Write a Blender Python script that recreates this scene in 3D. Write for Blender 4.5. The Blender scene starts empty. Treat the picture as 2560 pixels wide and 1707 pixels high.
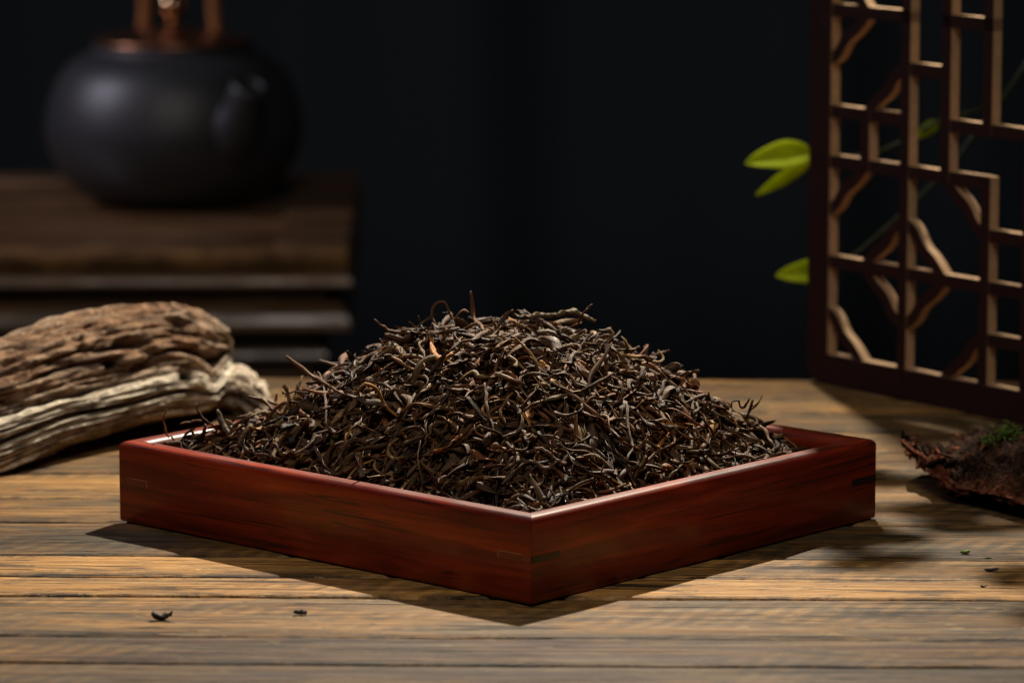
import bpy, bmesh, math, random
import numpy as np
from mathutils import Vector, Matrix

rng = np.random.default_rng(11)
random.seed(5)
scene = bpy.context.scene
COL = scene.collection

# ------------------------------------------------------------------ camera
W, H = 2560.0, 1707.0
FPX, PITCH, HC = 10070.0, 0.1647, 0.4668
cam_d = bpy.data.cameras.new("camera")
cam = bpy.data.objects.new("camera", cam_d)
COL.objects.link(cam)
cam.location = (0, 0, HC)
cam.rotation_euler = (math.pi / 2 - PITCH, 0, 0)
cam_d.sensor_width = 36.0
cam_d.lens = 36.0 * FPX / W
cam_d.clip_start = 0.05
cam_d.clip_end = 60
cam_d.dof.use_dof = True
cam_d.dof.focus_distance = 2.15
cam_d.dof.aperture_fstop = 8.2
scene.camera = cam

# ------------------------------------------------------------------ world and lamps (a dark studio)
world = bpy.data.worlds.new("World")
scene.world = world
world.use_nodes = True
bg = world.node_tree.nodes["Background"]
bg.inputs[0].default_value = (0.75, 0.85, 1.0, 1)
bg.inputs[1].default_value = 0.010

KEY = Vector((0.15, 2.93, 0.98))


def lamp(name, kind, loc, target, energy, color, **kw):
    d = bpy.data.lights.new(name, kind)
    d.energy = energy
    d.color = color
    for k, v in kw.items():
        setattr(d, k, v)
    o = bpy.data.objects.new(name, d)
    COL.objects.link(o)
    o.location = loc
    o.rotation_euler = (Vector(target) - Vector(loc)).to_track_quat('-Z', 'Y').to_euler()
    return o


lamp("key_lamp", 'SPOT', KEY, (-0.15, 2.16, 0.0), 150.0, (1.0, 0.90, 0.73),
     spot_size=math.radians(68), spot_blend=1.0, shadow_soft_size=0.014)
lamp("front_softbox", 'AREA', (-0.10, 1.10, 1.75), (0.0, 2.2, 0.03), 13.0, (1.0, 0.91, 0.80),
     shape='RECTANGLE', size=0.9, size_y=0.7)
lamp("left_softbox", 'AREA', (-1.45, 3.75, 0.85), (-0.34, 3.95, 0.02), 8.5, (0.88, 0.83, 1.0),
     shape='RECTANGLE', size=0.30, size_y=0.40)

scene.view_settings.view_transform = 'Standard'
scene.view_settings.look = 'None'
scene.view_settings.exposure = 0.0
scene.view_settings.gamma = 1.0
scene.render.engine = 'CYCLES'
scene.cycles.use_adaptive_sampling = False
scene.cycles.denoising_prefilter = 'ACCURATE'
scene.cycles.filter_width = 1.2

# ------------------------------------------------------------------ photo geometry helpers
CP, SP = math.cos(PITCH), math.sin(PITCH)


def ray(x, y):
    a = (x - W / 2) / FPX
    b = -(y - H / 2) / FPX
    return np.array([a, CP + b * SP, -SP + b * CP])


ORG = np.array([0, 0, HC])


def on_z(x, y, z=0.0):
    r = ray(x, y)
    return ORG + (z - HC) / r[2] * r


def on_y(x, y, Y):
    r = ray(x, y)
    return ORG + Y / r[1] * r


def to_px(P):
    P = np.asarray(P, float)
    x, y, z = P[..., 0], P[..., 1], P[..., 2] - HC
    d = y * CP - z * SP
    u = y * SP + z * CP
    return np.stack([W / 2 + FPX * x / d, H / 2 - FPX * u / d], -1)


# ------------------------------------------------------------------ object helpers
def props(o, label=None, cat=None, group=None, kind=None):
    if label: o['label'] = label
    if cat: o['category'] = cat
    if group: o['group'] = group
    if kind: o['kind'] = kind
    return o


def empty(name, loc=(0, 0, 0), rz=0.0, **kw):
    o = bpy.data.objects.new(name, None)
    COL.objects.link(o)
    o.empty_display_size = 0.02
    o.location = loc
    o.rotation_euler = (0, 0, rz)
    return props(o, **kw)


def link(name, me, parent=None, loc=None, rot=None):
    o = bpy.data.objects.new(name, me)
    COL.objects.link(o)
    if parent: o.parent = parent
    if loc is not None: o.location = loc
    if rot is not None: o.rotation_euler = rot
    return o


def np_mesh(name, V, F, mat=None, smooth=True, attrs=None):
    """V (n,3), F (m,4) or list of faces"""
    me = bpy.data.meshes.new(name)
    V = np.asarray(V, np.float32)
    if isinstance(F, np.ndarray):
        m, k = F.shape
        me.vertices.add(len(V))
        me.vertices.foreach_set('co', V.ravel())
        me.loops.add(m * k)
        me.loops.foreach_set('vertex_index', F.astype(np.int32).ravel())
        me.polygons.add(m)
        me.polygons.foreach_set('loop_start', np.arange(0, m * k, k, dtype=np.int32))
        me.update(calc_edges=True)
        me.validate()
    else:
        me.from_pydata(V.tolist(), [], [list(f) for f in F])
        me.update()
    if smooth:
        me.polygons.foreach_set('use_smooth', np.ones(len(me.polygons), bool))
    for an, (kind, arr) in (attrs or {}).items():
        a = me.attributes.new(an, kind, 'POINT')
        key = {'FLOAT': 'value', 'FLOAT_VECTOR': 'vector', 'FLOAT_COLOR': 'color'}[kind]
        a.data.foreach_set(key, np.asarray(arr, np.float32).ravel())
    if mat: me.materials.append(mat)
    return me


def bm_mesh(name, bm, mat=None, smooth=False):
    me = bpy.data.meshes.new(name)
    bmesh.ops.recalc_face_normals(bm, faces=bm.faces)
    bm.to_mesh(me)
    bm.free()
    if smooth:
        me.polygons.foreach_set('use_smooth', np.ones(len(me.polygons), bool))
    if mat: me.materials.append(mat)
    return me


def bm_box(bm, x0, x1, y0, y1, z0, z1, bevel=0.0, seg=1):
    r = bmesh.ops.create_cube(bm, size=1.0)
    vs = r['verts']
    for v in vs:
        v.co = Vector((x0 + (v.co.x + .5) * (x1 - x0), y0 + (v.co.y + .5) * (y1 - y0), z0 + (v.co.z + .5) * (z1 - z0)))
    if bevel > 0:
        es = list({e for v in vs for e in v.link_edges})
        bmesh.ops.bevel(bm, geom=es, offset=bevel, segments=seg, profile=0.5, affect='EDGES')


def lathe(profile, n=48, mod=None):
    P = np.array(profile, float)
    m = len(P)
    th = np.linspace(0, 2 * np.pi, n, endpoint=False)
    V = np.zeros((m, n, 3))
    V[:, :, 0] = P[:, :1] * np.cos(th)
    V[:, :, 1] = P[:, :1] * np.sin(th)
    V[:, :, 2] = P[:, 1:]
    if mod is not None: V = mod(V, th)
    i, j = np.meshgrid(np.arange(m - 1), np.arange(n), indexing='ij')
    jn = (j + 1) % n
    F = np.stack([i * n + j, i * n + jn, (i + 1) * n + jn, (i + 1) * n + j], -1).reshape(-1, 4)
    return V.reshape(-1, 3), F


def smooth_path(P, n):
    """Catmull-Rom resample of control points to n points"""
    P = np.asarray(P, float)
    if len(P) == 2:
        t = np.linspace(0, 1, n)[:, None]
        return P[0] * (1 - t) + P[1] * t
    d = np.r_[0, np.cumsum(np.maximum(np.linalg.norm(np.diff(P, axis=0), axis=1), 1e-6))]
    Q = np.vstack([2 * P[0] - P[1], P, 2 * P[-1] - P[-2]])
    m = np.zeros_like(P)
    for i in range(len(P)):
        m[i] = (Q[i + 2] - Q[i]) / max(1e-9, ((d[min(i + 1, len(P) - 1)] - d[max(i - 1, 0)])))
    s = np.linspace(0, d[-1], n)
    k = np.clip(np.searchsorted(d, s, side='right') - 1, 0, len(P) - 2)
    h = (d[k + 1] - d[k])
    t = ((s - d[k]) / h)[:, None]
    h = h[:, None]
    return (2 * t**3 - 3 * t**2 + 1) * P[k] + (t**3 - 2 * t**2 + t) * h * m[k] + (-2 * t**3 + 3 * t**2) * P[k + 1] + (t**3 - t**2) * h * m[k + 1]


def frames(P):
    T = np.gradient(P, axis=0)
    T /= np.maximum(np.linalg.norm(T, axis=1, keepdims=True), 1e-9)
    n = len(P)
    A = np.zeros_like(P)
    a = np.cross(T[0], [0.31, 0.2, 0.93])
    if np.linalg.norm(a) < 1e-3: a = np.cross(T[0], [1, 0, 0])
    A[0] = a / np.linalg.norm(a)
    for i in range(1, n):
        a = A[i - 1] - T[i] * (A[i - 1] @ T[i])
        A[i] = a / max(np.linalg.norm(a), 1e-9)
    return T, A, np.cross(T, A)


def tube(P, R, k=8):
    P = np.asarray(P, float)
    n = len(P)
    R = np.broadcast_to(np.asarray(R, float), (n,))
    T, A, B = frames(P)
    th = np.linspace(0, 2 * np.pi, k, endpoint=False)
    V = P[:, None] + R[:, None, None] * (A[:, None] * np.cos(th)[None, :, None] + B[:, None] * np.sin(th)[None, :, None])
    V = V.reshape(-1, 3)
    i, j = np.meshgrid(np.arange(n - 1), np.arange(k), indexing='ij')
    jn = (j + 1) % k
    F = np.stack([i * k + j, i * k + jn, (i + 1) * k + jn, (i + 1) * k + j], -1).reshape(-1, 4)
    V = np.vstack([V, P[0], P[-1]])
    c0, c1 = n * k, n * k + 1
    j = np.arange(k)
    e0 = np.stack([np.full(k, c0), (j + 1) % k, j, j], -1)
    F2 = [list(f) for f in F.tolist()] + [[c0, (q + 1) % k, q] for q in range(k)] + [[c1, (n - 1) * k + q, (n - 1) * k + (q + 1) % k] for q in range(k)]
    return V, F2


# numpy value noise ------------------------------------------------
_tab = np.random.default_rng(3).random(65536)


def _h(i, j, k):
    return _tab[(i * 73856093 ^ j * 19349663 ^ k * 83492791) & 65535]


def vnoise(P):
    P = np.asarray(P, float)
    I = np.floor(P).astype(np.int64)
    Fr = P - I
    Fr = Fr * Fr * (3 - 2 * Fr)
    x, y, z = I[..., 0], I[..., 1], I[..., 2]
    r = 0
    for a in (0, 1):
        for b in (0, 1):
            for c in (0, 1):
                w = (Fr[..., 0] if a else 1 - Fr[..., 0]) * (Fr[..., 1] if b else 1 - Fr[..., 1]) * (Fr[..., 2] if c else 1 - Fr[..., 2])
                r = r + w * _h(x + a, y + b, z + c)
    return r * 2 - 1


def fbm(P, oct=4, gain=0.5):
    r, a = 0, 1.0
    P = np.asarray(P, float)
    for o in range(oct):
        r = r + a * vnoise(P * 2**o + 17.3 * o)
        a *= gain
    return r


# ------------------------------------------------------------------ material helpers
class NT:
    def __init__(self, name):
        self.m = bpy.data.materials.new(name)
        self.m.use_nodes = True
        self.t = self.m.node_tree
        self.b = self.t.nodes['Principled BSDF']

    def n(self, typ, **kw):
        nd = self.t.nodes.new(typ)
        for k, v in kw.items():
            if k in nd.inputs.keys():
                nd.inputs[k].default_value = v
            else:
                setattr(nd, k, v)
        return nd

    def l(self, a, b):
        self.t.links.new(a, b)

    def coord(self, kind='Object', scale=(1, 1, 1), rnd=True):
        c = self.n('ShaderNodeTexCoord')
        out = c.outputs[kind]
        if rnd:
            oi = self.n('ShaderNodeObjectInfo')
            mu = self.n('ShaderNodeMath', operation='MULTIPLY')
            self.l(oi.outputs['Random'], mu.inputs[0])
            mu.inputs[1].default_value = 37.0
            ad = self.n('ShaderNodeVectorMath', operation='ADD')
            self.l(out, ad.inputs[0])
            self.l(mu.outputs[0], ad.inputs[1])
            out = ad.outputs[0]
        mp = self.n('ShaderNodeMapping')
        mp.inputs['Scale'].default_value = scale
        self.l(out, mp.inputs[0])
        return mp.outputs[0]

    def noise(self, vec, scale=5, detail=4, rough=0.55, dist=0.0):
        nd = self.n('ShaderNodeTexNoise')
        nd.inputs['Scale'].default_value = scale
        nd.inputs['Detail'].default_value = detail
        nd.inputs['Roughness'].default_value = rough
        nd.inputs['Distortion'].default_value = dist
        self.l(vec, nd.inputs['Vector'])
        return nd.outputs['Fac']

    def ramp(self, fac, stops):
        r = self.n('ShaderNodeValToRGB')
        el = r.color_ramp.elements
        while len(el) < len(stops): el.new(0.5)
        for e, (p, c) in zip(el, stops):
            e.position = p
            e.color = (*c, 1) if len(c) == 3 else c
        self.l(fac, r.inputs[0])
        return r.outputs[0]

    def mix(self, fac, a, b, blend='MIX'):
        m = self.n('ShaderNodeMix', data_type='RGBA', blend_type=blend)
        for s, v in ((0, fac), (6, a), (7, b)):
            if isinstance(v, (int, float)):
                m.inputs[s].default_value = v
            elif isinstance(v, tuple):
                m.inputs[s].default_value = (*v, 1)
            else:
                self.l(v, m.inputs[s])
        return m.outputs[2]

    def math(self, op, a, b=None):
        m = self.n('ShaderNodeMath', operation=op)
        for i, v in enumerate((a, b)):
            if v is None: continue
            if isinstance(v, (int, float)): m.inputs[i].default_value = v
            else: self.l(v, m.inputs[i])
        return m.outputs[0]

    def bump(self, hgt, strength=0.3, dist=0.001):
        b = self.n('ShaderNodeBump')
        b.inputs['Strength'].default_value = strength
        b.inputs['Distance'].default_value = dist
        self.l(hgt, b.inputs['Height'])
        self.l(b.outputs[0], self.b.inputs['Normal'])

    def attr(self, name):
        a = self.n('ShaderNodeAttribute', attribute_name=name)
        return a

    def set(self, **kw):
        for k, v in kw.items():
            k = k.replace('_', ' ')
            s = self.b.inputs[k]
            if isinstance(v, (int, float)): s.default_value = v
            elif isinstance(v, tuple): s.default_value = (*v, 1) if len(v) == 3 else v
            else: self.l(v, s)
        return self.m


def mat_plain(name, col, rough=0.6, metal=0.0, noise_amt=0.25, scale=60, bump=0.1, spec=0.5):
    t = NT(name)
    v = t.coord(scale=(1, 1, 1))
    f = t.noise(v, scale, 5, 0.6)
    lo = tuple(c * (1 - noise_amt) for c in col)
    hi = tuple(c * (1 + noise_amt) for c in col)
    c = t.ramp(f, [(0.3, lo), (0.7, hi)])
    t.bump(f, bump, 0.001)
    return t.set(Base_Color=c, Roughness=rough, Metallic=metal, Specular_IOR_Level=spec)


def mat_plank():
    t = NT('weathered_plank_wood')
    fib = t.noise(t.coord(scale=(5.5, 150, 60)), 1.5, 8, 0.68, 0.35)
    fine = t.noise(t.coord(scale=(32, 420, 120)), 1.0, 4, 0.62)
    base = t.ramp(fib, [(0.26, (0.085, 0.036, 0.010)), (0.40, (0.225, 0.108, 0.026)), (0.53, (0.31, 0.158, 0.042)), (0.72, (0.43, 0.240, 0.072))])
    oi = t.n('ShaderNodeObjectInfo')
    sep = t.n('ShaderNodeSeparateColor')
    t.l(oi.outputs['Color'], sep.inputs[0])
    # broad change of tone along a board
    big = t.noise(t.coord(scale=(5.5, 20, 4)), 1.0, 5, 0.6)
    base = t.mix(0.9, base, t.ramp(big, [(0.36, (0.34, 0.30, 0.26)), (0.5, (0.95, 0.93, 0.90)), (0.64, (1.4, 1.36, 1.28))]), 'MULTIPLY')
    # grey weathering in cloudy patches
    wz = t.noise(t.coord(scale=(9, 30, 10)), 1.3, 7, 0.66, 0.4)
    wf = t.ramp(wz, [(0.46, (0, 0, 0)), (0.56, (0.85, 0.85, 0.85))])
    grey = t.ramp(fib, [(0.28, (0.050, 0.034, 0.014)), (0.5, (0.130, 0.092, 0.043)), (0.70, (0.24, 0.178, 0.092))])
    c = t.mix(t.math('MULTIPLY', wf, sep.outputs[1]), base, grey)
    # dark stains
    sz = t.noise(t.coord(scale=(11, 60, 10)), 1.0, 7, 0.68, 0.5)
    sf = t.ramp(sz, [(0.565, (0, 0, 0)), (0.61, (0.78, 0.78, 0.78))])
    c = t.mix(sf, c, (0.050, 0.030, 0.014))
    # red-brown heartwood
    rz = t.noise(t.coord(scale=(7, 95, 10)), 1.1, 6, 0.62, 0.4)
    rf = t.math('MULTIPLY', t.ramp(rz, [(0.50, (0, 0, 0)), (0.60, (1, 1, 1))]), sep.outputs[2])
    c = t.mix(rf, c, (0.095, 0.024, 0.009))
    # worn orange edges and dark dirt along the joints
    e = t.attr('edge').outputs['Fac']
    ez = t.noise(t.coord(scale=(30, 40, 20)), 1.0, 5, 0.7)
    ef = t.math('MULTIPLY', e, t.ramp(ez, [(0.47, (0, 0, 0)), (0.58, (1, 1, 1))]))
    c = t.mix(t.math('MULTIPLY', ef, 0.8), c, (0.36, 0.19, 0.065))
    dk = t.math('MULTIPLY', e, t.ramp(ez, [(0.42, (1, 1, 1)), (0.52, (0, 0, 0))]))
    c = t.mix(t.math('MULTIPLY', dk, 0.9), c, (0.030, 0.018, 0.009))
    c = t.mix(0.75, c, t.ramp(fine, [(0.3, (0.42, 0.40, 0.38)), (0.5, (1.0, 1.0, 1.0)), (0.7, (1.35, 1.33, 1.3))]), 'MULTIPLY')
    # chips and flecks, light and dark, with sharp edges
    fl = t.noise(t.coord(scale=(60, 150, 60)), 1.0, 6, 0.75, 0.6)
    c = t.mix(t.ramp(fl, [(0.60, (0, 0, 0)), (0.625, (0.55, 0.55, 0.55))]), c, (0.46, 0.30, 0.125))
    c = t.mix(t.ramp(fl, [(0.375, (0.7, 0.7, 0.7)), (0.40, (0, 0, 0))]), c, (0.040, 0.022, 0.010))
    # old saw marks across the boards, seen only here and there
    wv = t.n('ShaderNodeTexWave', wave_type='BANDS', bands_direction='X')
    wv.inputs['Scale'].default_value = 26.0
    wv.inputs['Distortion'].default_value = 3.5
    wv.inputs['Detail'].default_value = 3.0
    mpw = t.n('ShaderNodeMapping')
    mpw.inputs['Rotation'].default_value = (0, 0, 0.5)
    t.l(t.coord(scale=(1, 1, 1)), mpw.inputs[0])
    t.l(mpw.outputs[0], wv.inputs['Vector'])
    sawm = t.math('MULTIPLY', t.ramp(t.noise(t.coord(scale=(5, 22, 4)), 1.0, 3, .5), [(0.50, (0, 0, 0)), (0.62, (0.8, 0.8, 0.8))]), 1.0)
    c = t.mix(sawm, c, t.ramp(wv.outputs['Fac'], [(0.2, (0.62, 0.62, 0.64)), (0.8, (1.2, 1.2, 1.2))]), 'MULTIPLY')
    # drying cracks: thin dark slits along the grain
    crk = t.noise(t.coord(scale=(10, 210, 60)), 1.0, 3, 0.55, 0.25)
    cm = t.noise(t.coord(scale=(9, 26, 10)), 1.0, 3, 0.5)
    cf = t.math('MULTIPLY', t.ramp(crk, [(0.60, (0, 0, 0)), (0.635, (1, 1, 1))]), t.ramp(cm, [(0.46, (0, 0, 0)), (0.56, (1, 1, 1))]))
    c = t.mix(t.math('MULTIPLY', cf, 0.85), c, (0.018, 0.011, 0.006))
    tone = t.n('ShaderNodeCombineColor')
    for i in range(3): t.l(sep.outputs[0], tone.inputs[i])
    c = t.mix(1.0, c, tone.outputs[0], 'MULTIPLY')
    hgt = t.math('SUBTRACT', t.math('ADD', t.math('MULTIPLY', fine, 0.7), fib), t.math('MULTIPLY', cf, 1.2))
    t.bump(hgt, 1.0, 0.0014)
    rr = t.ramp(fib, [(0.3, (0.75, 0.75, 0.75)), (0.7, (0.50, 0.50, 0.50))])
    return t.set(Base_Color=c, Roughness=rr, Specular_IOR_Level=0.20)


def mat_rosewood():
    t = NT('lacquered_rosewood')
    g = t.coord(scale=(4.5, 60, 60))
    f = t.noise(g, 1.5, 6, 0.6, 0.8)
    g2 = t.coord(scale=(9, 150, 170))
    f2 = t.noise(g2, 1.0, 4, 0.65, 0.3)
    base = t.ramp(f, [(0.30, (0.085, 0.0060, 0.0015)), (0.47, (0.170, 0.0130, 0.0022)), (0.60, (0.275, 0.0260, 0.0035)), (0.8, (0.38, 0.046, 0.006))])
    g3 = t.coord(scale=(9, 230, 260))
    vz = t.noise(g3, 1.0, 5, 0.6, 1.2)
    vf = t.ramp(vz, [(0.55, (0, 0, 0)), (0.63, (0.8, 0.8, 0.8))])
    c = t.mix(vf, base, (0.028, 0.006, 0.004))
    c = t.mix(0.4, c, t.ramp(f2, [(0.35, (0.45, 0.45, 0.45)), (0.65, (1.2, 1.2, 1.2))]), 'MULTIPLY')
    sp = t.noise(t.coord(scale=(900, 900, 900)), 1.0, 2, 0.5)
    spf = t.ramp(sp, [(0.735, (0, 0, 0)), (0.77, (0.4, 0.4, 0.4))])
    c = t.mix(spf, c, (0.33, 0.17, 0.10))
    t.bump(f2, 0.07, 0.0005)
    rr = t.ramp(t.noise(t.coord(scale=(30, 30, 30)), 1, 4, 0.6), [(0.3, (0.36, 0.36, 0.36)), (0.7, (0.50, 0.50, 0.50))])
    return t.set(Base_Color=c, Roughness=rr, Coat_Weight=0.28, Coat_Roughness=0.14, Specular_IOR_Level=0.36)


def mat_tea():
    t = NT('dried_tea_leaf')
    tint = t.attr('tint').outputs['Color']
    fib = t.attr('fib').outputs['Vector']
    mp = t.n('ShaderNodeMapping')
    mp.inputs['Scale'].default_value = (90, 2.6, 2.6)
    t.l(fib, mp.inputs[0])
    f = t.noise(mp.outputs[0], 1.0, 5, 0.62, 0.4)
    mp2 = t.n('ShaderNodeMapping')
    mp2.inputs['Scale'].default_value = (70, 0.9, 0.9)
    t.l(fib, mp2.inputs[0])
    f2 = t.noise(mp2.outputs[0], 1.0, 3, 0.5)
    c = t.mix(0.9, tint, t.ramp(f, [(0.30, (0.26, 0.23, 0.21)), (0.5, (0.85, 0.80, 0.75)), (0.70, (1.6, 1.48, 1.34))]), 'MULTIPLY')
    c = t.mix(t.ramp(f2, [(0.55, (0, 0, 0)), (0.72, (0.45, 0.45, 0.45))]), c, (0.085, 0.038, 0.017))
    t.bump(f, 0.8, 0.0009)
    rr = t.ramp(f, [(0.3, (0.70, 0.70, 0.70)), (0.7, (0.46, 0.46, 0.46))])
    return t.set(Base_Color=c, Roughness=rr, Specular_IOR_Level=0.20)


def mat_driftwood():
    t = NT('driftwood')
    g = t.coord(scale=(22, 110, 110), rnd=False)
    f = t.noise(g, 1.2, 7, 0.70, 0.7)
    brown = t.ramp(f, [(0.30, (0.022, 0.010, 0.005)), (0.47, (0.115, 0.058, 0.030)), (0.62, (0.27, 0.155, 0.088)), (0.78, (0.46, 0.31, 0.19))])
    grey = t.ramp(f, [(0.3, (0.17, 0.14, 0.105)), (0.50, (0.50, 0.43, 0.335)), (0.70, (0.80, 0.70, 0.56))])
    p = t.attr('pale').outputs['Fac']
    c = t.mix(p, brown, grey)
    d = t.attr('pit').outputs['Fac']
    c = t.mix(d, c, (0.02, 0.012, 0.008))  # shade of holes, hollows and cracks put into the colour
    t.bump(f, 0.9, 0.003)
    return t.set(Base_Color=c, Roughness=0.85, Specular_IOR_Level=0.15)


def mat_bark():
    t = NT('bark')
    g = t.coord(scale=(90, 140, 140), rnd=False)
    f = t.noise(g, 1.1, 7, 0.75, 0.8)
    dark = t.ramp(f, [(0.38, (0.004, 0.0025, 0.002)), (0.54, (0.034, 0.016, 0.009)), (0.70, (0.16, 0.078, 0.042))])
    red = t.ramp(f, [(0.36, (0.022, 0.007, 0.004)), (0.53, (0.17, 0.050, 0.022)), (0.68, (0.36, 0.15, 0.075))])
    c = t.mix(t.attr('pale').outputs['Fac'], dark, red)
    t.bump(f, 1.0, 0.003)
    return t.set(Base_Color=c, Roughness=0.9, Specular_IOR_Level=0.08)


def mat_cabinet():
    t = NT('dark_stained_cabinet_wood')
    g = t.coord(scale=(3, 40, 40), rnd=False)
    f = t.noise(g, 1.2, 6, 0.62, 0.6)
    c = t.ramp(f, [(0.3, (0.030, 0.015, 0.006)), (0.5, (0.125, 0.060, 0.021)), (0.72, (0.27, 0.137, 0.050))])
    t.bump(f, 0.25, 0.001)
    rr = t.ramp(t.noise(t.coord(scale=(9, 30, 30), rnd=False), 1.0, 5, 0.65), [(0.38, (0.22, 0.22, 0.22)), (0.62, (0.62, 0.62, 0.62))])
    return t.set(Base_Color=c, Roughness=rr, Specular_IOR_Level=0.8)


def mat_iron():
    t = NT('cast_iron')
    v = t.coord(scale=(1, 1, 1), rnd=False)
    f = t.noise(v, 260, 4, 0.6)
    c = t.ramp(f, [(0.3, (0.018, 0.018, 0.020)), (0.7, (0.036, 0.036, 0.040))])
    t.bump(f, 0.5, 0.001)
    return t.set(Base_Color=c, Roughness=0.44, Specular_IOR_Level=0.6)


def mat_leaf():
    t = NT('fresh_green_leaf')
    v = t.coord('Object', (1, 1, 1))
    f = t.noise(v, 70, 4, 0.6)
    c = t.ramp(f, [(0.3, (0.36, 0.50, 0.006)), (0.7, (0.66, 0.76, 0.012))])
    t.set(Base_Color=c, Roughness=0.7, Specular_IOR_Level=0.25)
    tr = t.n('ShaderNodeBsdfTranslucent')
    t.l(t.mix(0.5, c, (0.80, 0.82, 0.02)), tr.inputs[0])
    mx = t.n('ShaderNodeMixShader')
    mx.inputs[0].default_value = 0.55
    out = t.t.nodes['Material Output']
    t.l(t.b.outputs[0], mx.inputs[1])
    t.l(tr.outputs[0], mx.inputs[2])
    t.l(mx.outputs[0], out.inputs[0])
    return t.m


def mat_backdrop():
    t = NT('black_backdrop_cloth')
    v = t.coord('Object', (900, 900, 900), rnd=False)
    f = t.noise(v, 1.0, 2, 0.5)
    c = t.ramp(f, [(0.3, (0.034, 0.041, 0.045)), (0.7, (0.054, 0.064, 0.070))])
    return t.set(Base_Color=c, Roughness=0.95, Specular_IOR_Level=0.1)


M = {
    'plank': mat_plank(), 'rose': mat_rosewood(), 'tea': mat_tea(), 'drift': mat_driftwood(), 'bark': mat_bark(),
    'cab': mat_cabinet(), 'iron': mat_iron(), 'leaf': mat_leaf(), 'back': mat_backdrop(),
    'ebony': mat_plain('ebony_inlay', (0.018, 0.010, 0.008), 0.35, 0, 0.3, 200, 0.05),
    'inlay': mat_plain('rosewood_inlay', (0.15, 0.028, 0.009), 0.35, 0, 0.3, 200, 0.05),
    'inlay_line': mat_plain('inlay_glue_line', (0.30, 0.11, 0.055), 0.5, 0, 0.3, 300, 0.05),
    'lac': mat_plain('dark_lacquered_board', (0.0185, 0.0042, 0.0024), 0.65, 0, 0.3, 40, 0.05, 0.12),
    'mdf': mat_plain('raw_cut_board_edge', (0.46, 0.29, 0.165), 0.75, 0, 0.15, 150, 0.1),
    'copper': mat_plain('aged_copper', (0.42, 0.20, 0.11), 0.34, 1.0, 0.25, 90, 0.08),
    'handle': mat_plain('brown_handle', (0.30, 0.115, 0.032), 0.42, 0.0, 0.25, 90, 0.05),
    'brass': mat_plain('polished_brass_knob', (0.62, 0.40, 0.22), 0.16, 1.0, 0.1, 60, 0.02),
    'stem': mat_plain('green_stem', (0.085, 0.115, 0.035), 0.5, 0, 0.3, 200, 0.1),
    'moss': mat_plain('moss', (0.09, 0.15, 0.015), 0.8, 0, 0.4, 300, 0.2),
    'crumb': mat_plain('dark_crumb', (0.030, 0.020, 0.015), 0.7, 0, 0.4, 300, 0.3),
    'pale': mat_plain('pale_crumb', (0.34, 0.33, 0.26), 0.8, 0, 0.3, 300, 0.2),
    'rail': mat_plain('worn_rail_wood', (0.165, 0.082, 0.027), 0.72, 0, 0.75, 24, 0.3, 0.2),
    'floor': mat_plain('dark_studio_floor', (0.02, 0.02, 0.022), 0.9, 0, 0.3, 10, 0.05),
}

# ------------------------------------------------------------------ backdrop and floor
nx, nz = 160, 10
bx = np.linspace(-3.2, 3.2, nx)
bz = np.linspace(-0.75, 2.6, nz)
X, Z = np.meshgrid(bx, bz, indexing='ij')
Y = 6.4 + 0.05 * np.sin(X * 9 + 0.8 * np.sin(X * 3.1)) * (0.6 + 0.4 * np.sin(X * 1.7)) + 0.02 * np.sin(X * 23 + Z * 0.4)
i, j = np.meshgrid(np.arange(nx - 1), np.arange(nz - 1), indexing='ij')
F = np.stack([i * nz + j, (i + 1) * nz + j, (i + 1) * nz + j + 1, i * nz + j + 1], -1).reshape(-1, 4)
o = link('backdrop', np_mesh('backdrop', np.stack([X, Y, Z], -1).reshape(-1, 3), F, M['back']))
sol = o.modifiers.new('thick', 'SOLIDIFY')
sol.thickness = 0.01
props(o, kind='structure')
bm = bmesh.new()
bm_box(bm, -3.2, 3.2, 0.2, 6.6, -0.80, -0.755)
props(link('floor', bm_mesh('floor', bm, M['floor'])), kind='structure')

# ------------------------------------------------------------------ plank table
TABLE_ROT = -0.022
table = empty('plank_table', (0, 2.2, 0), TABLE_ROT, label='weathered wooden table top of long planks under the tray', cat='table')
seams = [2.665, 2.585, 2.535, 2.472, 2.408, 2.333, 2.259, 2.196, 2.108, 2.059, 2.014, 1.926, 1.872, 1.80, 1.735, 1.66, 1.59, 1.51, 1.44]
#       tone (front boards in view darkened for the key's fall-off), greyness, redness
looks = [(0.60, .7, .1), (0.66, .8, .1), (0.48, .8, .2), (0.66, .4, .3), (0.52, .7, .1), (0.72, .5, .15), (0.54, .8, .05), (0.40, 1.0, .05),
         (1.05, .45, .05), (1.12, .25, .05), (0.72, .75, .30), (0.48, .25, 1.0), (0.36, .4, 1.0), (0.27, .4, 1.0), (0.5, .7, .6), (0.5, .7, .6), (0.5, .7, .6), (0.5, .7, .6)]
PX0, PX1 = -0.78, 0.86


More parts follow.
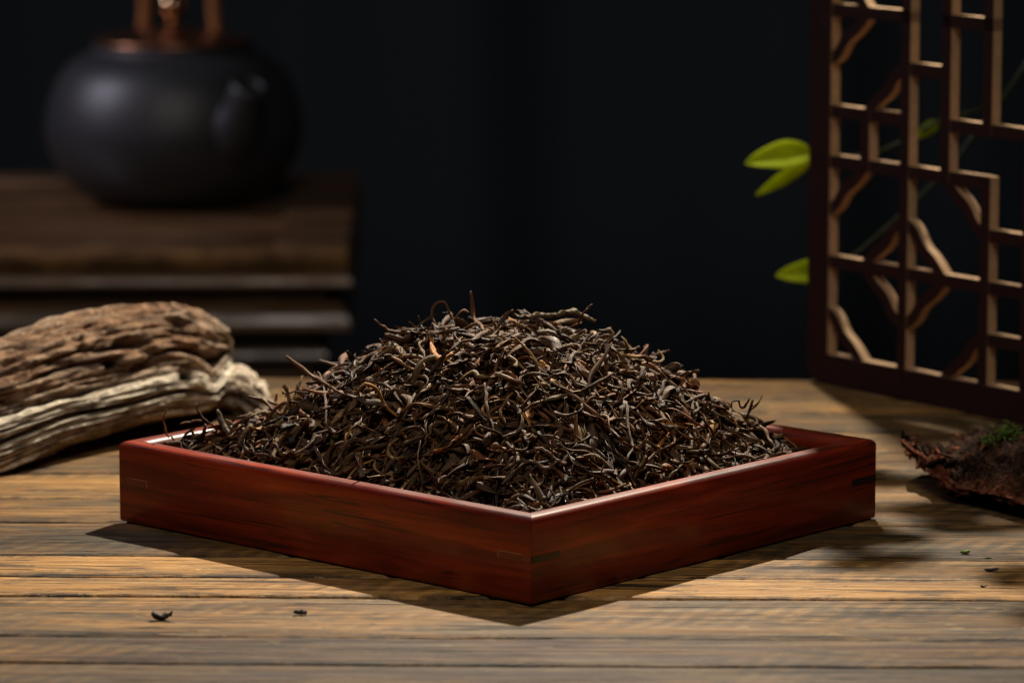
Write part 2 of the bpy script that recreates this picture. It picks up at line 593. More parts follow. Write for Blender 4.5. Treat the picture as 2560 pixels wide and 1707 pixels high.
def plank_mesh(y0, y1, seed):
    nxp, nyp = 220, 9
    xs = np.linspace(PX0, PX1, nxp)
    w = y1 - y0
    ys = np.array([0, 0.012, 0.05, 0.2, 0.5, 0.8, 0.95, 0.988, 1.0])
    rows = []
    X, T = np.meshgrid(xs, ys, indexing='ij')
    lo = y0 + 0.0004 + 0.0012 * np.abs(fbm(np.stack([xs * 18, xs * 0 + seed, xs * 0], -1), 4))
    hi = y1 - 0.0004 - 0.0012 * np.abs(fbm(np.stack([xs * 18, xs * 0 + seed + 50.5, xs * 0], -1), 4))
    Yv = lo[:, None] + (hi - lo)[:, None] * T
    drop = np.where((T < 0.001) | (T > 0.999), 0.0026, np.where((T < 0.02) | (T > 0.98), 0.0007, 0.0))
    Zv = -drop + 0.0005 * fbm(np.stack([X * 4, Yv * 30, X * 0 + seed], -1), 3) - 0.0006
    top = np.stack([X, Yv, Zv], -1)
    bot0 = np.stack([X[:, :1], Yv[:, :1], Zv[:, :1] * 0 - 0.028], -1)
    bot1 = np.stack([X[:, -1:], Yv[:, -1:], Zv[:, -1:] * 0 - 0.028], -1)
    V = np.concatenate([bot0, top, bot1], 1)
    edge = np.concatenate([np.ones((nxp, 1)), np.clip(1 - np.minimum(T, 1 - T) * w / 0.006, 0, 1), np.ones((nxp, 1))], 1)
    n = nyp + 2
    i, j = np.meshgrid(np.arange(nxp - 1), np.arange(n), indexing='ij')
    jn = (j + 1) % n
    F = np.stack([i * n + j, (i + 1) * n + j, (i + 1) * n + jn, i * n + jn], -1).reshape(-1, 4)
    V = V.reshape(-1, 3)
    cy = (y0 + y1) / 2
    V = V - np.array([0, cy, 0])
    me = np_mesh('plank', V, F, M['plank'], True, {'edge': ('FLOAT', edge.ravel())})
    return me, cy


for k in range(len(seams) - 1):
    me, cy = plank_mesh(seams[k + 1], seams[k], k * 3.7)
    p = link('plank', me, table, (0, cy - 2.2, 0))
    p.color = (*looks[k], 1)
# under-frame and legs (out of sight below the planks)
bm = bmesh.new()
bm_box(bm, PX0 + .05, PX1 - .05, -0.70, 0.42, -0.075, -0.0285)
link('apron', bm_mesh('apron', bm, M['cab']), table)
for sx in (PX0 + .10, PX1 - .10):
    for sy in (-0.66, 0.38):
        bm = bmesh.new()
        bm_box(bm, sx - .03, sx + .03, sy - .03, sy + .03, -0.755, -0.0755, 0.004)
        link('leg', bm_mesh('leg', bm, M['cab']), table)

# ------------------------------------------------------------------ tray
YAW = 0.7353
TA, TB, TH = 0.3081, 0.2882, 0.045
eL = np.array([-math.cos(YAW), math.sin(YAW), 0])
eR = np.array([math.sin(YAW), math.cos(YAW), 0])
NEAR = np.array([0.0099, 1.9935, 0])
CEN = NEAR + eL * TA / 2 + eR * TB / 2
WT = 0.0135   # wall thickness
# local frame of the tray: x along -eL (so x,y right-handed), y along eR
TRZ = math.atan2(-eL[1], -eL[0])
tray = empty('serving_tray', tuple(CEN), TRZ, label='square red rosewood tray with mitred corners holding the heap of tea', cat='tray')


def wall(length, depthdir):
    """mitred wall along local x, outside at y=0, inside at y=+WT, with rounded top edges"""
    r_out, r_in, rb = 0.0036, 0.0050, 0.0012
    prof = []
    for a in np.linspace(0, 90, 4): prof.append((rb - rb * math.sin(math.radians(90 - a)) if False else rb * (1 - math.sin(math.radians(a))), rb * (1 - math.cos(math.radians(a)))))
    prof = [(rb, 0.0), (rb * .3, rb * .3), (0.0, rb)]
    for a in np.linspace(0, 90, 7):
        prof.append((r_out * (1 - math.cos(math.radians(a))), TH - r_out + r_out * math.sin(math.radians(a))))
    for a in np.linspace(90, 0, 8):
        prof.append((WT - r_in * (1 - math.cos(math.radians(a))), TH - r_in + r_in * math.sin(math.radians(a))))
    prof += [(WT, 0.004), (WT, 0.0)]
    P = np.array(prof)
    n = len(P)
    nseg = 24
    V = []
    for s in np.linspace(0, 1, nseg + 1):
        for (y, z) in P:
            x0, x1 = -length / 2 + y, length / 2 - y
            V.append((x0 + (x1 - x0) * s, y, z))
    F = []
    for s in range(nseg):
        for q in range(n):
            qn = (q + 1) % n
            F.append((s * n + q, (s + 1) * n + q, (s + 1) * n + qn, s * n + qn))
    F.append(tuple(range(n)))
    F.append(tuple(nseg * n + q for q in reversed(range(n))))
    me = np_mesh('side_wall', np.array(V), F, M['rose'], True)
    bm = bmesh.new()
    bm.from_mesh(me)
    bmesh.ops.recalc_face_normals(bm, faces=bm.faces)
    bm.to_mesh(me)
    bm.free()
    # flat faces stay crisp where they should
    me.set_sharp_from_angle(angle=math.radians(38))
    return me


# front-left wall: along eL at v=0 ; local x axis runs along length, local y inwards
walls = [(TA, (0, -TB / 2, 0), 0.0), (TB, (TA / 2, 0, 0), math.pi / 2), (TA, (0, TB / 2, 0), math.pi), (TB, (-TA / 2, 0, 0), -math.pi / 2)]
for (ln, loc, rz) in walls:
    link('side_wall', wall(ln - 0.0002, 1), tray, loc, (0, 0, rz))
bm = bmesh.new()
bm_box(bm, -TA / 2 + WT + .0003, TA / 2 - WT - .0003, -TB / 2 + WT + .0003, TB / 2 - WT - .0003, 0.004, 0.009)
link('base_panel', bm_mesh('base_panel', bm, M['rose']), tray)


# splined corners: dark inlays on the right-hand wall, red ones (pale glue line) on the left-hand wall
def inlay(name, mat, x0, x1, y0, y1, z0, z1):
    bm = bmesh.new()
    bm_box(bm, x0, x1, y0, y1, z0, z1)
    return link(name, bm_mesh(name, bm, mat), tray)


X1 = TA / 2
d = 0.0003
inlay('corner_spline', M['ebony'], X1 - .002, X1 + d, -TB / 2 + .0004, -TB / 2 + .0215, .0215, .0250)
inlay('corner_spline', M['ebony'], X1 - .002, X1 + d, TB / 2 - .0215, TB / 2 - .0004, .0215, .0250)
for (xa, xb) in ((X1 - .0225, X1 - .0004), (-X1 + .0004, -X1 + .0225)):
    xi = xa if xa > 0 else xb
    sgn = 1 if xa > 0 else -1
    inlay('corner_spline', M['inlay'], xa, xb, -TB / 2 - d, -TB / 2 + .002, .0215, .0250)
    inlay('glue_line', M['inlay_line'], min(xi, xi + sgn * .016), max(xi, xi + sgn * .016), -TB / 2 - d * 1.4, -TB / 2 + .002, .0250, .02535)
    inlay('glue_line', M['inlay_line'], min(xi, xi - sgn * .0004), max(xi, xi - sgn * .0004), -TB / 2 - d * 1.4, -TB / 2 + .002, .0217, .0253)

# ------------------------------------------------------------------ tea heap
HU, HV = TA / 2 - WT, TB / 2 - WT


def local(P):
    q = np.asarray(P, float) - CEN
    return np.stack([-(q[..., 0] * eL[0] + q[..., 1] * eL[1]), q[..., 0] * eR[0] + q[..., 1] * eR[1]], -1)


def to_world(u, v, z):
    u = np.asarray(u); v = np.asarray(v); z = np.asarray(z)
    return np.stack([CEN[0] - eL[0] * u + eR[0] * v, CEN[1] - eL[1] * u + eR[1] * v, z + 0 * u], -1)


# profile measured on the silhouette: distance from the crest (m) -> height (m)
PR_R = np.array([0.0, .030, .045, .070, .095, .115, .135, .160, .185, .205, .23, .30])
PR_HL = np.array([.1040, .1035, .1015, .0925, .0830, .0700, .0600, .0505, .0410, .0290, .016, .010])


def height(u, v):
    u = np.asarray(u, float); v = np.asarray(v, float)
    P = to_world(u, v, 0)
    dx = P[..., 0] - (CEN[0] + 0.000)
    dy = P[..., 1] - (CEN[1] + 0.0)
    r = np.sqrt((dx * 1.0)**2 + (dy * 1.0)**2)
    h = np.interp(r, PR_R, PR_HL) - .0065 * np.exp(-((dx + .118) / .028)**2) * (r > .05) + .0085 * np.exp(-((dx + .172) / .022)**2)
    wd = np.minimum(HU - np.abs(u), HV - np.abs(v))
    cap = 0.031 + 1.05 * np.maximum(wd, 0)
    k = 0.010
    h = -k * np.log(np.exp(-h / k) + np.exp(-cap / k))
    h = h + 0.0050 * fbm(np.stack([u * 28, v * 28, u * 0 + .5], -1), 3)
    return np.maximum(h, 0.0125)


PAL = {
    'dark brown': (0.074, 0.037, 0.017), 'blackish': (0.026, 0.016, 0.010), 'grey-brown': (0.120, 0.068, 0.034),
    'olive-brown': (0.108, 0.064, 0.021), 'reddish-brown': (0.155, 0.060, 0.022), 'tan': (0.23, 0.138, 0.064), 'golden': (0.36, 0.175, 0.045),
}
PN = list(PAL)
PWT = np.array([.32, .12, .20, .12, .16, .06, .02])
PWT /= PWT.sum()


def strand(P, R, flat=0.7, twist=3.0, tint=(.06, .04, .03), groove=0.35, k=8, seed=0.0, ph=None):
    n = len(P)
    T, A, B = frames(P)
    s = np.r_[0, np.cumsum(np.linalg.norm(np.diff(P, axis=0), axis=1))]
    tw = (seed * 6.28 if ph is None else ph) + twist * 2 * np.pi * s / max(s[-1], 1e-6)
    th = np.linspace(0, 2 * np.pi, k, endpoint=False)
    rad = 1.0 - groove * (np.array([0, 1, .15, .8, .1, 1.0, .2, .7])[:k] if k == 8 else (np.arange(k) % 2))
    cx = rad * np.cos(th)
    cy = rad * np.sin(th) * flat
    ct, st = np.cos(tw)[:, None], np.sin(tw)[:, None]
    ax = cx[None] * ct - cy[None] * st
    by = cx[None] * st + cy[None] * ct
    lump = 1 + (0.46 if flat < .33 else 0.32) * vnoise(np.stack(np.broadcast_arrays(s[:, None] * 170, th[None] * 0.9, np.full((1, 1), seed * 97.0)), -1))
    Rv = (R[:, None] * lump)[:, :, None]
    V = P[:, None] + Rv * (A[:, None] * ax[:, :, None] + B[:, None] * by[:, :, None])
    i, j = np.meshgrid(np.arange(n - 1), np.arange(k), indexing='ij')
    jn = (j + 1) % k
    F = np.stack([i * k + j, i * k + jn, (i + 1) * k + jn, (i + 1) * k + j], -1).reshape(-1, 4)
    cap0 = np.array([[3, 2, 1, 0], [4, 3, 0, 7], [5, 4, 7, 6]]) if k == 8 else np.zeros((0, 4), int)
    cap1 = (n - 1) * k + np.array([[0, 1, 2, 3], [7, 0, 3, 4], [6, 7, 4, 5]]) if k == 8 else np.zeros((0, 4), int)
    F = np.vstack([F, cap0, cap1])
    tint = np.asarray(tint, float)
    var = 1 + 0.28 * vnoise(np.stack([s * 60, s * 0 + seed * 51, s * 0], -1))
    C = np.ones((n, k, 4))
    C[..., :3] = tint[None, None] * var[:, None, None]
    fb = np.stack(np.broadcast_arrays(s[:, None] + seed * 9.0, np.cos(th)[None] + 0 * s[:, None], np.sin(th)[None] + 0 * s[:, None]), -1)
    return V.reshape(-1, 3), F, C.reshape(-1, 4), fb.reshape(-1, 3)


def tea_mesh(name, parts):
    V = []; F = []; C = []; B = []
    off = 0
    for v, f, c, b in parts:
        V.append(v); F.append(f + off); C.append(c); B.append(b)
        off += len(v)
    return np_mesh(name, np.vstack(V), np.vstack(F), M['tea'], True,
                   {'tint': ('FLOAT_COLOR', np.vstack(C)), 'fib': ('FLOAT_VECTOR', np.vstack(B))})


def random_strand(front_bias):
    while True:
        u = rng.uniform(-HU + .004, HU - .004)
        v = rng.uniform(-HV + .004, HV - .004)
        xw = to_world(u, v, 0)[0] - CEN[0]
        if xw > .158 or xw < -.186: continue
        if u + 0.02 > v - 0.02 or rng.random() < 0.62: break   # camera side a little denser
    kind = rng.choice(4, p=[.43, .24, .11, .22])   # twisted strand, curl, stalk, broad leaf
    N = 22
    if kind == 0:
        ln, rad, flat, grv, tw = rng.uniform(.028, .064), .0009 + .0017 * rng.random()**1.5, rng.uniform(.28, .60), rng.uniform(.35, .6), rng.uniform(-2.2, 2.2)
        ka, kb = rng.uniform(45, 150), rng.uniform(-30, 30)
    elif kind == 1:
        ln, rad, flat, grv, tw = rng.uniform(.028, .058), rng.uniform(.0008, .0015), rng.uniform(.35, .7), rng.uniform(.25, .5), rng.uniform(-1.5, 1.5)
        ka, kb = rng.uniform(50, 140), rng.choice([-1, 1]) * rng.uniform(60, 160)
    elif kind == 2:
        ln, rad, flat, grv, tw = rng.uniform(.022, .046), rng.uniform(.0008, .0012), .9, .15, .3
        ka, kb = rng.uniform(12, 50), rng.uniform(-15, 15)
    else:
        ln, rad, flat, grv, tw = rng.uniform(.014, .036), .0020 + .0028 * rng.random()**1.4, rng.uniform(.14, .30), rng.uniform(.2, .4), rng.uniform(-.9, .9)
        ka, kb = rng.uniform(40, 110), rng.uniform(-40, 40)
    s = np.linspace(0, 1, N)
    f1, f2 = rng.uniform(.6, 2.2), rng.uniform(.6, 2.2)
    k1 = ka * np.sin(2 * np.pi * (f1 * s + rng.random())) + kb
    k2 = .8 * ka * np.sin(2 * np.pi * (f2 * s + rng.random())) + .4 * kb * rng.uniform(-1, 1)
    ds = ln / (N - 1)
    a = np.cumsum(k1) * ds
    e = np.cumsum(k2) * ds
    a -= a.mean(); e -= e.mean()
    dirs = np.stack([np.cos(a) * np.cos(e), np.sin(a) * np.cos(e), np.sin(e)], -1)
    P = np.cumsum(dirs, 0) * ds
    P -= P.mean(0)
    P[:, 2] *= 0.75
    # lay on the slope
    hd = rng.uniform(0, 2 * np.pi)
    tilt = rng.normal(0, 0.26)
    ct, st = np.cos(tilt), np.sin(tilt)
    P = np.stack([P[:, 0] * ct - P[:, 2] * st, P[:, 1], P[:, 0] * st + P[:, 2] * ct], -1)
    c, sn = np.cos(hd), np.sin(hd)
    U = u + P[:, 0] * c - P[:, 1] * sn
    Vv = v + P[:, 0] * sn + P[:, 1] * c
    lay = .0016 - .0150 * rng.random()**1.25
    if rng.random() < .045 and math.hypot(*(to_world(u, v, 0)[:2] - CEN[:2])) > .055:
        lay = rng.uniform(.001, .003)
        P[:, 2] += (np.linspace(-.5, .5, N) * rng.choice([-1, 1])) * ln * rng.uniform(.25, .5)
    rr = rad * 1.2
    U = np.clip(U, -HU + rr, HU - rr)
    Vv = np.clip(Vv, -HV + rr, HV - rr)
    hz = 0.55 * height(U, Vv) + 0.45 * height(np.array([u]), np.array([v]))[0]
    Z = np.maximum(hz + lay + P[:, 2], 0.0105)
    W3 = to_world(U, Vv, Z)
    env = np.sin(np.pi * np.clip(s * .92 + .04, 0, 1))**(.35 if kind != 2 else .12)
    if kind == 3: env = np.sin(np.pi * np.clip(s * .9 + .05, 0, 1))**.8
    R = rad * (0.30 + 0.70 * env) * (1 + .18 * np.sin(s * 11 + rng.random() * 6))
    cn = PN[rng.choice(len(PN), p=PWT)]
    if kind == 2 and cn in ('golden', 'olive-brown'): cn = 'dark brown'
    tint = np.array(PAL[cn]) * rng.uniform(.8, 1.25)
    sd = rng.random()
    return dict(P=W3, R=R, flat=flat, tw=tw, tint=tint, groove=grv, seed=sd, kind=kind, col=cn, ln=ln, rad=rad, lay=lay, u=u, v=v)


strands = [random_strand(0) for _ in range(4800)]


def region(p):
    x, y = to_px(p)
    if p[2] > .090: return 'on the left of the crest' if x < 1120 else ('on the right of the crest' if x > 1300 else 'on the middle of the crest')
    if y > 1190: return "left of the tray's front corner" if x < 1200 else ("right of the tray's front corner" if x > 1440 else "close to the tray's front corner")
    if x < 760: return "at the heap's left end"
    if x > 1740: return "at the heap's right end"
    row = 'high' if y < 960 else ('midway' if y < 1075 else 'low')
    col = 'the left slope' if x < 1000 else ('the right slope' if x > 1530 else ('the front left of centre' if x < 1265 else 'the front right of centre'))
    return f'{row} on {col}'


def lean(P):
    a = to_px(P)
    d = a[-1] - a[0]
    if d[0] < 0: d = -d
    g = math.degrees(math.atan2(-d[1], d[0]))
    return 'upright' if abs(g) > 62 else ('level' if abs(g) < 14 else ('right-rising' if g > 0 else 'right-falling'))


KN = ['twisted tea leaf', 'curled tea leaf', 'straight tea stalk', 'broad crumpled tea leaf']
# the strands that show largest: camera side, near the top of the layer, long and thick
cam_dir = np.array([0, -1.0, 0.21])
score = []
for q in strands:
    m = q['P'].mean(0)
    hx = 0.006
    h0 = height(np.array([q['u']]), np.array([q['v']]))[0]
    gu = (height(np.array([q['u'] + hx]), np.array([q['v']]))[0] - h0) / hx
    gv = (height(np.array([q['u']]), np.array([q['v'] + hx]))[0] - h0) / hx
    nw = -gu * (-eL) - gv * eR + np.array([0, 0, 1.0])
    nw /= np.linalg.norm(nw)
    facing = nw @ (cam_dir / np.linalg.norm(cam_dir))
    wd = min(HU - q['u'], HV + q['v'])   # distance from the two front walls
    hid = wd < .012
    score.append((q['ln'] * q['rad'] * (1.0 if facing > .12 else .05) * (.05 if hid else 1.0) * (1.0 if q['lay'] > -.0012 else .12), ))
order = np.argsort([-s[0] for s in score])

# ---- strands that can be picked out one by one in the photograph (traced where they lie on the slope)
TCEN = np.array([CEN[0], CEN[1]])


def on_heap(x, y, lift=0.0068):
    r = ray(x, y)
    best = None
    for t in np.linspace(1.75, 2.40, 260):
        P = ORG + t / r[1] * r
        u, v = local(P)
        if abs(u) > HU or abs(v) > HV: continue
        if P[2] <= height(np.array([u]), np.array([v]))[0] + lift:
            return P
    return None


R1 = lambda *q: [(960 + x / 3.92, 700 + y / 3.92) for x, y in q]
R2 = lambda *q: [(1500 + x / 3.92, 850 + y / 3.92) for x, y in q]
R3 = lambda *q: [(500 + x / 3.92, 850 + y / 3.92) for x, y in q]
R4 = lambda *q: [(1000 + x / 5.873, 950 + y / 5.873) for x, y in q]
R5 = lambda *q: [(x / 3.36, 740 + y / 3.36) for x, y in q]
R6 = lambda *q: [(800 + x / 2.613, 700 + y / 2.613) for x, y in q]
G, DB, BK, OL, RD, TN, GD = (PAL[k] for k in ('grey-brown', 'dark brown', 'blackish', 'olive-brown', 'reddish-brown', 'tan', 'golden'))
# (path, half-width in photo px, flat, twist, groove, tint, label)
heroes = [
    (R1((850, 115), (862, 200), (868, 300), (890, 380), (940, 440), (990, 500)), 5.0, .85, .3, .2, G, 'upright brown tea stalk standing highest above the crest of the heap'),
    (R1((515, 440), (480, 390), (478, 320), (505, 235), (560, 215), (620, 258), (648, 330), (685, 385), (740, 330), (790, 300), (835, 322)), 3.8, .7, .6, .3, G, 'thin tea stem bent into an open loop above the crest'),
    (R1((1235, 305), (1290, 345), (1400, 372), (1500, 352), (1620, 348), (1750, 335), (1850, 312), (1940, 345), (2065, 402)), 8.5, .75, 3.5, .4, (0.12, .10, .065), 'thick rope-like twisted tea leaf lying along the right of the crest'),
    (R1((2040, 235), (1990, 290), (1940, 345), (1900, 420)), 3.4, .9, .2, .15, DB, 'short tea stalk poking up behind the thick twisted leaf at the right of the crest'),
    (R1((470, 515), (462, 580), (478, 660), (505, 740), (560, 780), (620, 755), (670, 715)), 6.5, .6, .4, .25, GD, 'golden hook-shaped tea leaf just under the left of the crest'),
    (R6((355, 260), (440, 322), (500, 345), (560, 350), (630, 345)), 4.2, .85, .3, .2, DB, 'long tea stem sticking out to the left from the crest'),
    (R1((335, 350), (350, 400), (368, 450), (385, 490)), 4.0, .8, .3, .3, BK, 'black pointed tea leaf tip standing at the left of the crest'),
    (R1((1745, 1068), (1860, 1140), (1980, 1228), (2080, 1320), (2180, 1420), (2260, 1490), (2345, 1570)), 5.0, .85, .2, .2, G, 'long straight tea stalk slanting down the right of the front slope'),
    (R1((1970, 1220), (2040, 1160), (2120, 1155), (2190, 1140), (2262, 1112)), 5.6, .7, .3, .3, G, 'side shoot branching up from the long straight tea stalk'),
    (R2((252, 605), (262, 700), (272, 820), (292, 920), (315, 1010), (318, 1070), (275, 1130), (258, 1180)), 4.6, .8, .3, .3, (.15, .14, .125), 'pale shiny grey tea stalk standing upright on the right slope'),
    (R2((270, 1190), (390, 1205), (470, 1170), (560, 1090), (650, 1050), (735, 990), (705, 890), (650, 785), (560, 795), (470, 805), (380, 785), (322, 830)), 4.4, .8, .7, .3, G, 'long looping tea stem that doubles back on the right slope'),
    (R3((848, 162), (930, 228), (1040, 308), (1170, 388), (1290, 470), (1400, 530)), 5.0, .85, .3, .2, G, 'long tea stalk sticking out of the left slope and pointing up to the left'),
    (R3((1150, 312), (1185, 345), (1215, 480), (1240, 600), (1235, 800), (1215, 1000)), 3.4, .9, .2, .15, DB, 'thin upright tea stalk crossing the long stalk on the left slope'),
    (R3((1270, 572), (1360, 570), (1450, 548), (1600, 592), (1750, 622), (1885, 640)), 9.5, .5, .5, .35, (.06, .052, .048), 'large dark flattened tea leaf lying across the left slope'),
    (R3((835, 545), (900, 508), (980, 512), (1060, 512), (1150, 490), (1260, 522)), 3.2, .8, .5, .2, DB, 'thin wavy tea stem reaching out to the left above the left slope'),
    (R3((815, 440), (850, 500), (872, 560), (855, 660), (830, 730)), 6.0, .75, .4, .3, (.085, .055, .036), 'brown tea bud on a stalk standing up on the left slope'),
    (R3((480, 560), (560, 568), (640, 618), (720, 682), (800, 722)), 4.4, .7, .8, .35, DB, 'dark-tipped tea leaf arching over the left end of the heap'),
    (R5((1405, 950), (1372, 1010), (1385, 1090), (1402, 1160), (1425, 1192)), 2.6, .85, .3, .2, RD, 'thin reddish tea stem standing over the bare left corner of the tray'),
    (R5((1650, 905), (1662, 960), (1720, 1030), (1790, 1090)), 3.2, .85, .3, .2, DB, 'bent tea stem rising at the left end of the heap'),
    (R5((1825, 950), (1850, 1010), (1880, 1090), (1920, 1160)), 8.0, .35, .3, .3, (.06, .048, .042), 'upright broad dark tea leaf at the left end of the heap'),
    (R5((1510, 1075), (1600, 1055), (1690, 1045)), 3.4, .85, .2, .2, G, 'blunt tea stalk reaching over the left rim of the tray'),
    (R4((1240, 50), (1262, 200), (1275, 380), (1310, 560), (1370, 690), (1365, 850)), 4.2, .85, .3, .2, (.105, .07, .045), 'upright tea stalk in the centre of the front slope'),
    (R4((1600, 310), (1560, 330), (1500, 420), (1480, 520), (1530, 600), (1545, 640)), 4.6, .6, .5, .35, G, 'hook-shaped tea leaf just right of the central upright stalk'),
    (R4((1730, 380), (1745, 490), (1800, 580), (1785, 680), (1700, 760), (1590, 810), (1510, 850)), 5.2, .6, .6, .35, (.10, .085, .06), 'tea leaf curving like a hook below the centre of the front slope'),
    (R4((1500, 1540), (1640, 1390), (1770, 1265), (1900, 1190), (2000, 1215), (2100, 1298), (2210, 1275), (2310, 1195)), 5.0, .75, .6, .3, (.085, .06, .048), 'long wavy tea stem rising to the right near the front corner'),
    (R4((870, 1545), (1000, 1490), (1150, 1445), (1300, 1440), (1420, 1430), (1540, 1415)), 9.0, .4, .3, .25, OL, 'wide olive tea leaf lying flat near the front corner of the tray'),
    (R4((0, 475), (110, 405), (240, 345), (330, 350), (430, 385), (560, 392), (790, 430)), 6.0, .6, .5, .3, OL, 'long wavy olive tea leaf on the left of the front slope'),
    (R4((660, 522), (780, 480), (930, 505), (1090, 550), (1230, 525), (1390, 425), (1600, 318)), 6.2, .55, .7, .4, (.11, .062, .042), 'long reddish tea leaf running up to the right across the front slope'),
    (R4((0, 820), (60, 720), (170, 692), (290, 700), (360, 750), (390, 820)), 4.0, .7, .6, .3, (.09, .058, .038), 'arched tea stem on the lower left of the front slope'),
    (R4((370, 960), (375, 860), (440, 780), (460, 690), (540, 630), (640, 615)), 4.4, .7, .5, .3, (.085, .062, .045), 'tea leaf bent in a half circle on the left of the front slope'),
    (R4((480, 1045), (600, 1020), (700, 1000), (780, 880), (910, 815)), 5.4, .4, .5, .3, (.19, .09, .034), 'orange-brown crumpled tea leaf low on the front slope'),
    (R4((540, 520), (640, 560), (740, 610), (820, 690), (845, 750), (810, 790)), 6.0, .5, .6, .35, G, 'grey-brown curled tea leaf over the half circle leaf'),
    (R4((1985, 1010), (2080, 1012), (2180, 1060), (2260, 1150), (2349, 1210)), 5.0, .75, .4, .25, G, 'arched tea stem right of the long wavy stem'),
    (R4((1800, 735), (1830, 850), (1880, 930), (1840, 1030), (1740, 1040), (1640, 1000), (1570, 900)), 4.4, .7, .5, .3, (.085, .058, .04), 'tea stem curled into a U on the front slope'),
    (R1((80, 755), (190, 820), (310, 882), (395, 862), (400, 828), (350, 830)), 5.0, .65, .5, .3, TN, 'light brown tea leaf with a hooked end left of the crest'),
    (R1((120, 625), (135, 680), (160, 720), (175, 770)), 7.0, .45, .6, .35, (.20, .135, .08), 'pale folded tea leaf on the left shoulder of the heap'),
    (R1((430, 500), (420, 590), (350, 620), (365, 690), (400, 740), (375, 820)), 4.2, .65, .9, .35, (.13, .085, .055), 'zigzag tea stem beside the golden leaf'),
    (R1((700, 640), (760, 610), (860, 590), (960, 530), (1040, 495)), 6.0, .6, .5, .35, (.10, .06, .038), 'brown tea leaf slanting up under the upright stalk'),
    (R1((1000, 690), (1080, 680), (1160, 640), (1240, 610), (1330, 600)), 8.0, .5, 1.2, .4, OL, 'thick ribbed tea leaf in the middle just below the crest'),
    (R1((1215, 725), (1300, 670), (1390, 590), (1480, 570), (1530, 600)), 6.0, .4, .3, .3, (.085, .048, .034), 'leaf-shaped reddish tea leaf right of the middle below the crest'),
    (R1((720, 990), (800, 940), (880, 890), (920, 950), (1010, 960), (1160, 925)), 6.0, .5, .8, .4, (.13, .105, .06), 'wavy yellowish tea leaf above the central upright stalk'),
    (R1((1650, 675), (1710, 740), (1755, 815), (1810, 810), (1850, 740), (1940, 720)), 5.5, .5, .6, .35, (.095, .08, .058), 'tea leaf bent in a V on the right below the crest'),
    (R1((1600, 975), (1660, 935), (1780, 915), (1850, 985), (1925, 1045)), 5.0, .6, .6, .35, (.10, .072, .05), 'arched tea leaf above the long straight stalk'),
    (R1((1360, 1275), (1450, 1215), (1570, 1180), (1700, 1150), (1830, 1110), (1920, 1090)), 5.4, .6, .8, .35, (.12, .09, .055), 'long tan tea leaf pointing at the top of the long straight stalk'),
    (R1((1535, 975), (1490, 1070), (1420, 1160), (1340, 1260)), 4.4, .8, .3, .25, DB, 'dark tea stalk standing slanted right of the central stalk'),
    (R1((635, 1110), (590, 1180), (530, 1240), (460, 1320)), 5.0, .7, .3, .3, (.075, .058, .05), 'tea stalk leaning left on the front slope left of centre'),
    (R1((2120, 690), (2030, 740), (2000, 790)), 5.0, .5, .4, .3, DB, 'dark bent tea leaf on the right shoulder of the heap'),
    (R1((2090, 500), (2150, 490), (2210, 490), (2240, 540), (2190, 590)), 6.5, .55, .5, .35, (.13, .10, .065), 'rounded fold of tea leaf at the right end of the crest'),
    (R2((1500, 590), (1475, 670), (1440, 760)), 4.2, .8, .2, .2, BK, 'dark tea stalk standing up on the right end of the heap'),
    (R2((1470, 560), (1430, 640), (1380, 660), (1360, 590), (1300, 600), (1285, 665)), 3.2, .7, .5, .3, BK, 'small crooked tea stem beside the dark stalk on the right end'),
    (R2((1075, 610), (1105, 700), (1140, 790)), 5.0, .6, .3, .3, BK, 'black pointed tea leaf standing on the right slope'),
    (R2((1400, 1165), (1480, 1175), (1560, 1150), (1605, 1125)), 4.0, .7, .3, .25, (.12, .08, .05), 'thin tea stem touching the right rim of the tray'),
    (R2((1560, 840), (1620, 900), (1660, 980), (1710, 1050), (1680, 1110)), 4.6, .7, .4, .3, (.12, .085, .06), 'light tea stem hanging down at the right end of the heap'),
    (R2((780, 700), (720, 740), (700, 810), (770, 860)), 4.4, .6, .5, .3, (.09, .065, .048), 'S-shaped tea leaf on the right slope'),
    (R2((440, 1380), (470, 1310), (560, 1300), (620, 1290), (600, 1230), (540, 1215)), 4.2, .75, .4, .25, (.085, .068, .045), 'tea stem curled back near the right rim'),
    (R2((640, 1365), (720, 1300), (800, 1230), (815, 1170), (760, 1120)), 4.4, .75, .4, .25, (.088, .068, .046), 'bowed tea stem meeting the right rim of the tray'),
    (R3((985, 945), (1050, 1010), (1120, 1050), (1180, 1140), (1230, 1230), (1290, 1300)), 4.8, .8, .3, .2, (.075, .055, .045), 'bent tea stalk near the left rim of the tray'),
    (R3((700, 1190), (690, 1110), (705, 1020), (750, 1040), (790, 1120)), 4.2, .6, .3, .3, DB, 'tea leaf folded into a narrow arch near the left rim'),
    (R3((790, 880), (850, 830), (920, 820), (965, 850), (900, 900), (800, 900)), 6.0, .45, .3, .25, (.11, .09, .055), 'rounded spoon-shaped tea leaf on the left slope'),
    (R3((1480, 1030), (1500, 950), (1560, 890), (1600, 830)), 7.5, .4, .3, .25, (.10, .08, .048), 'oval olive tea leaf on the lower left slope'),
]
used_labels = {}
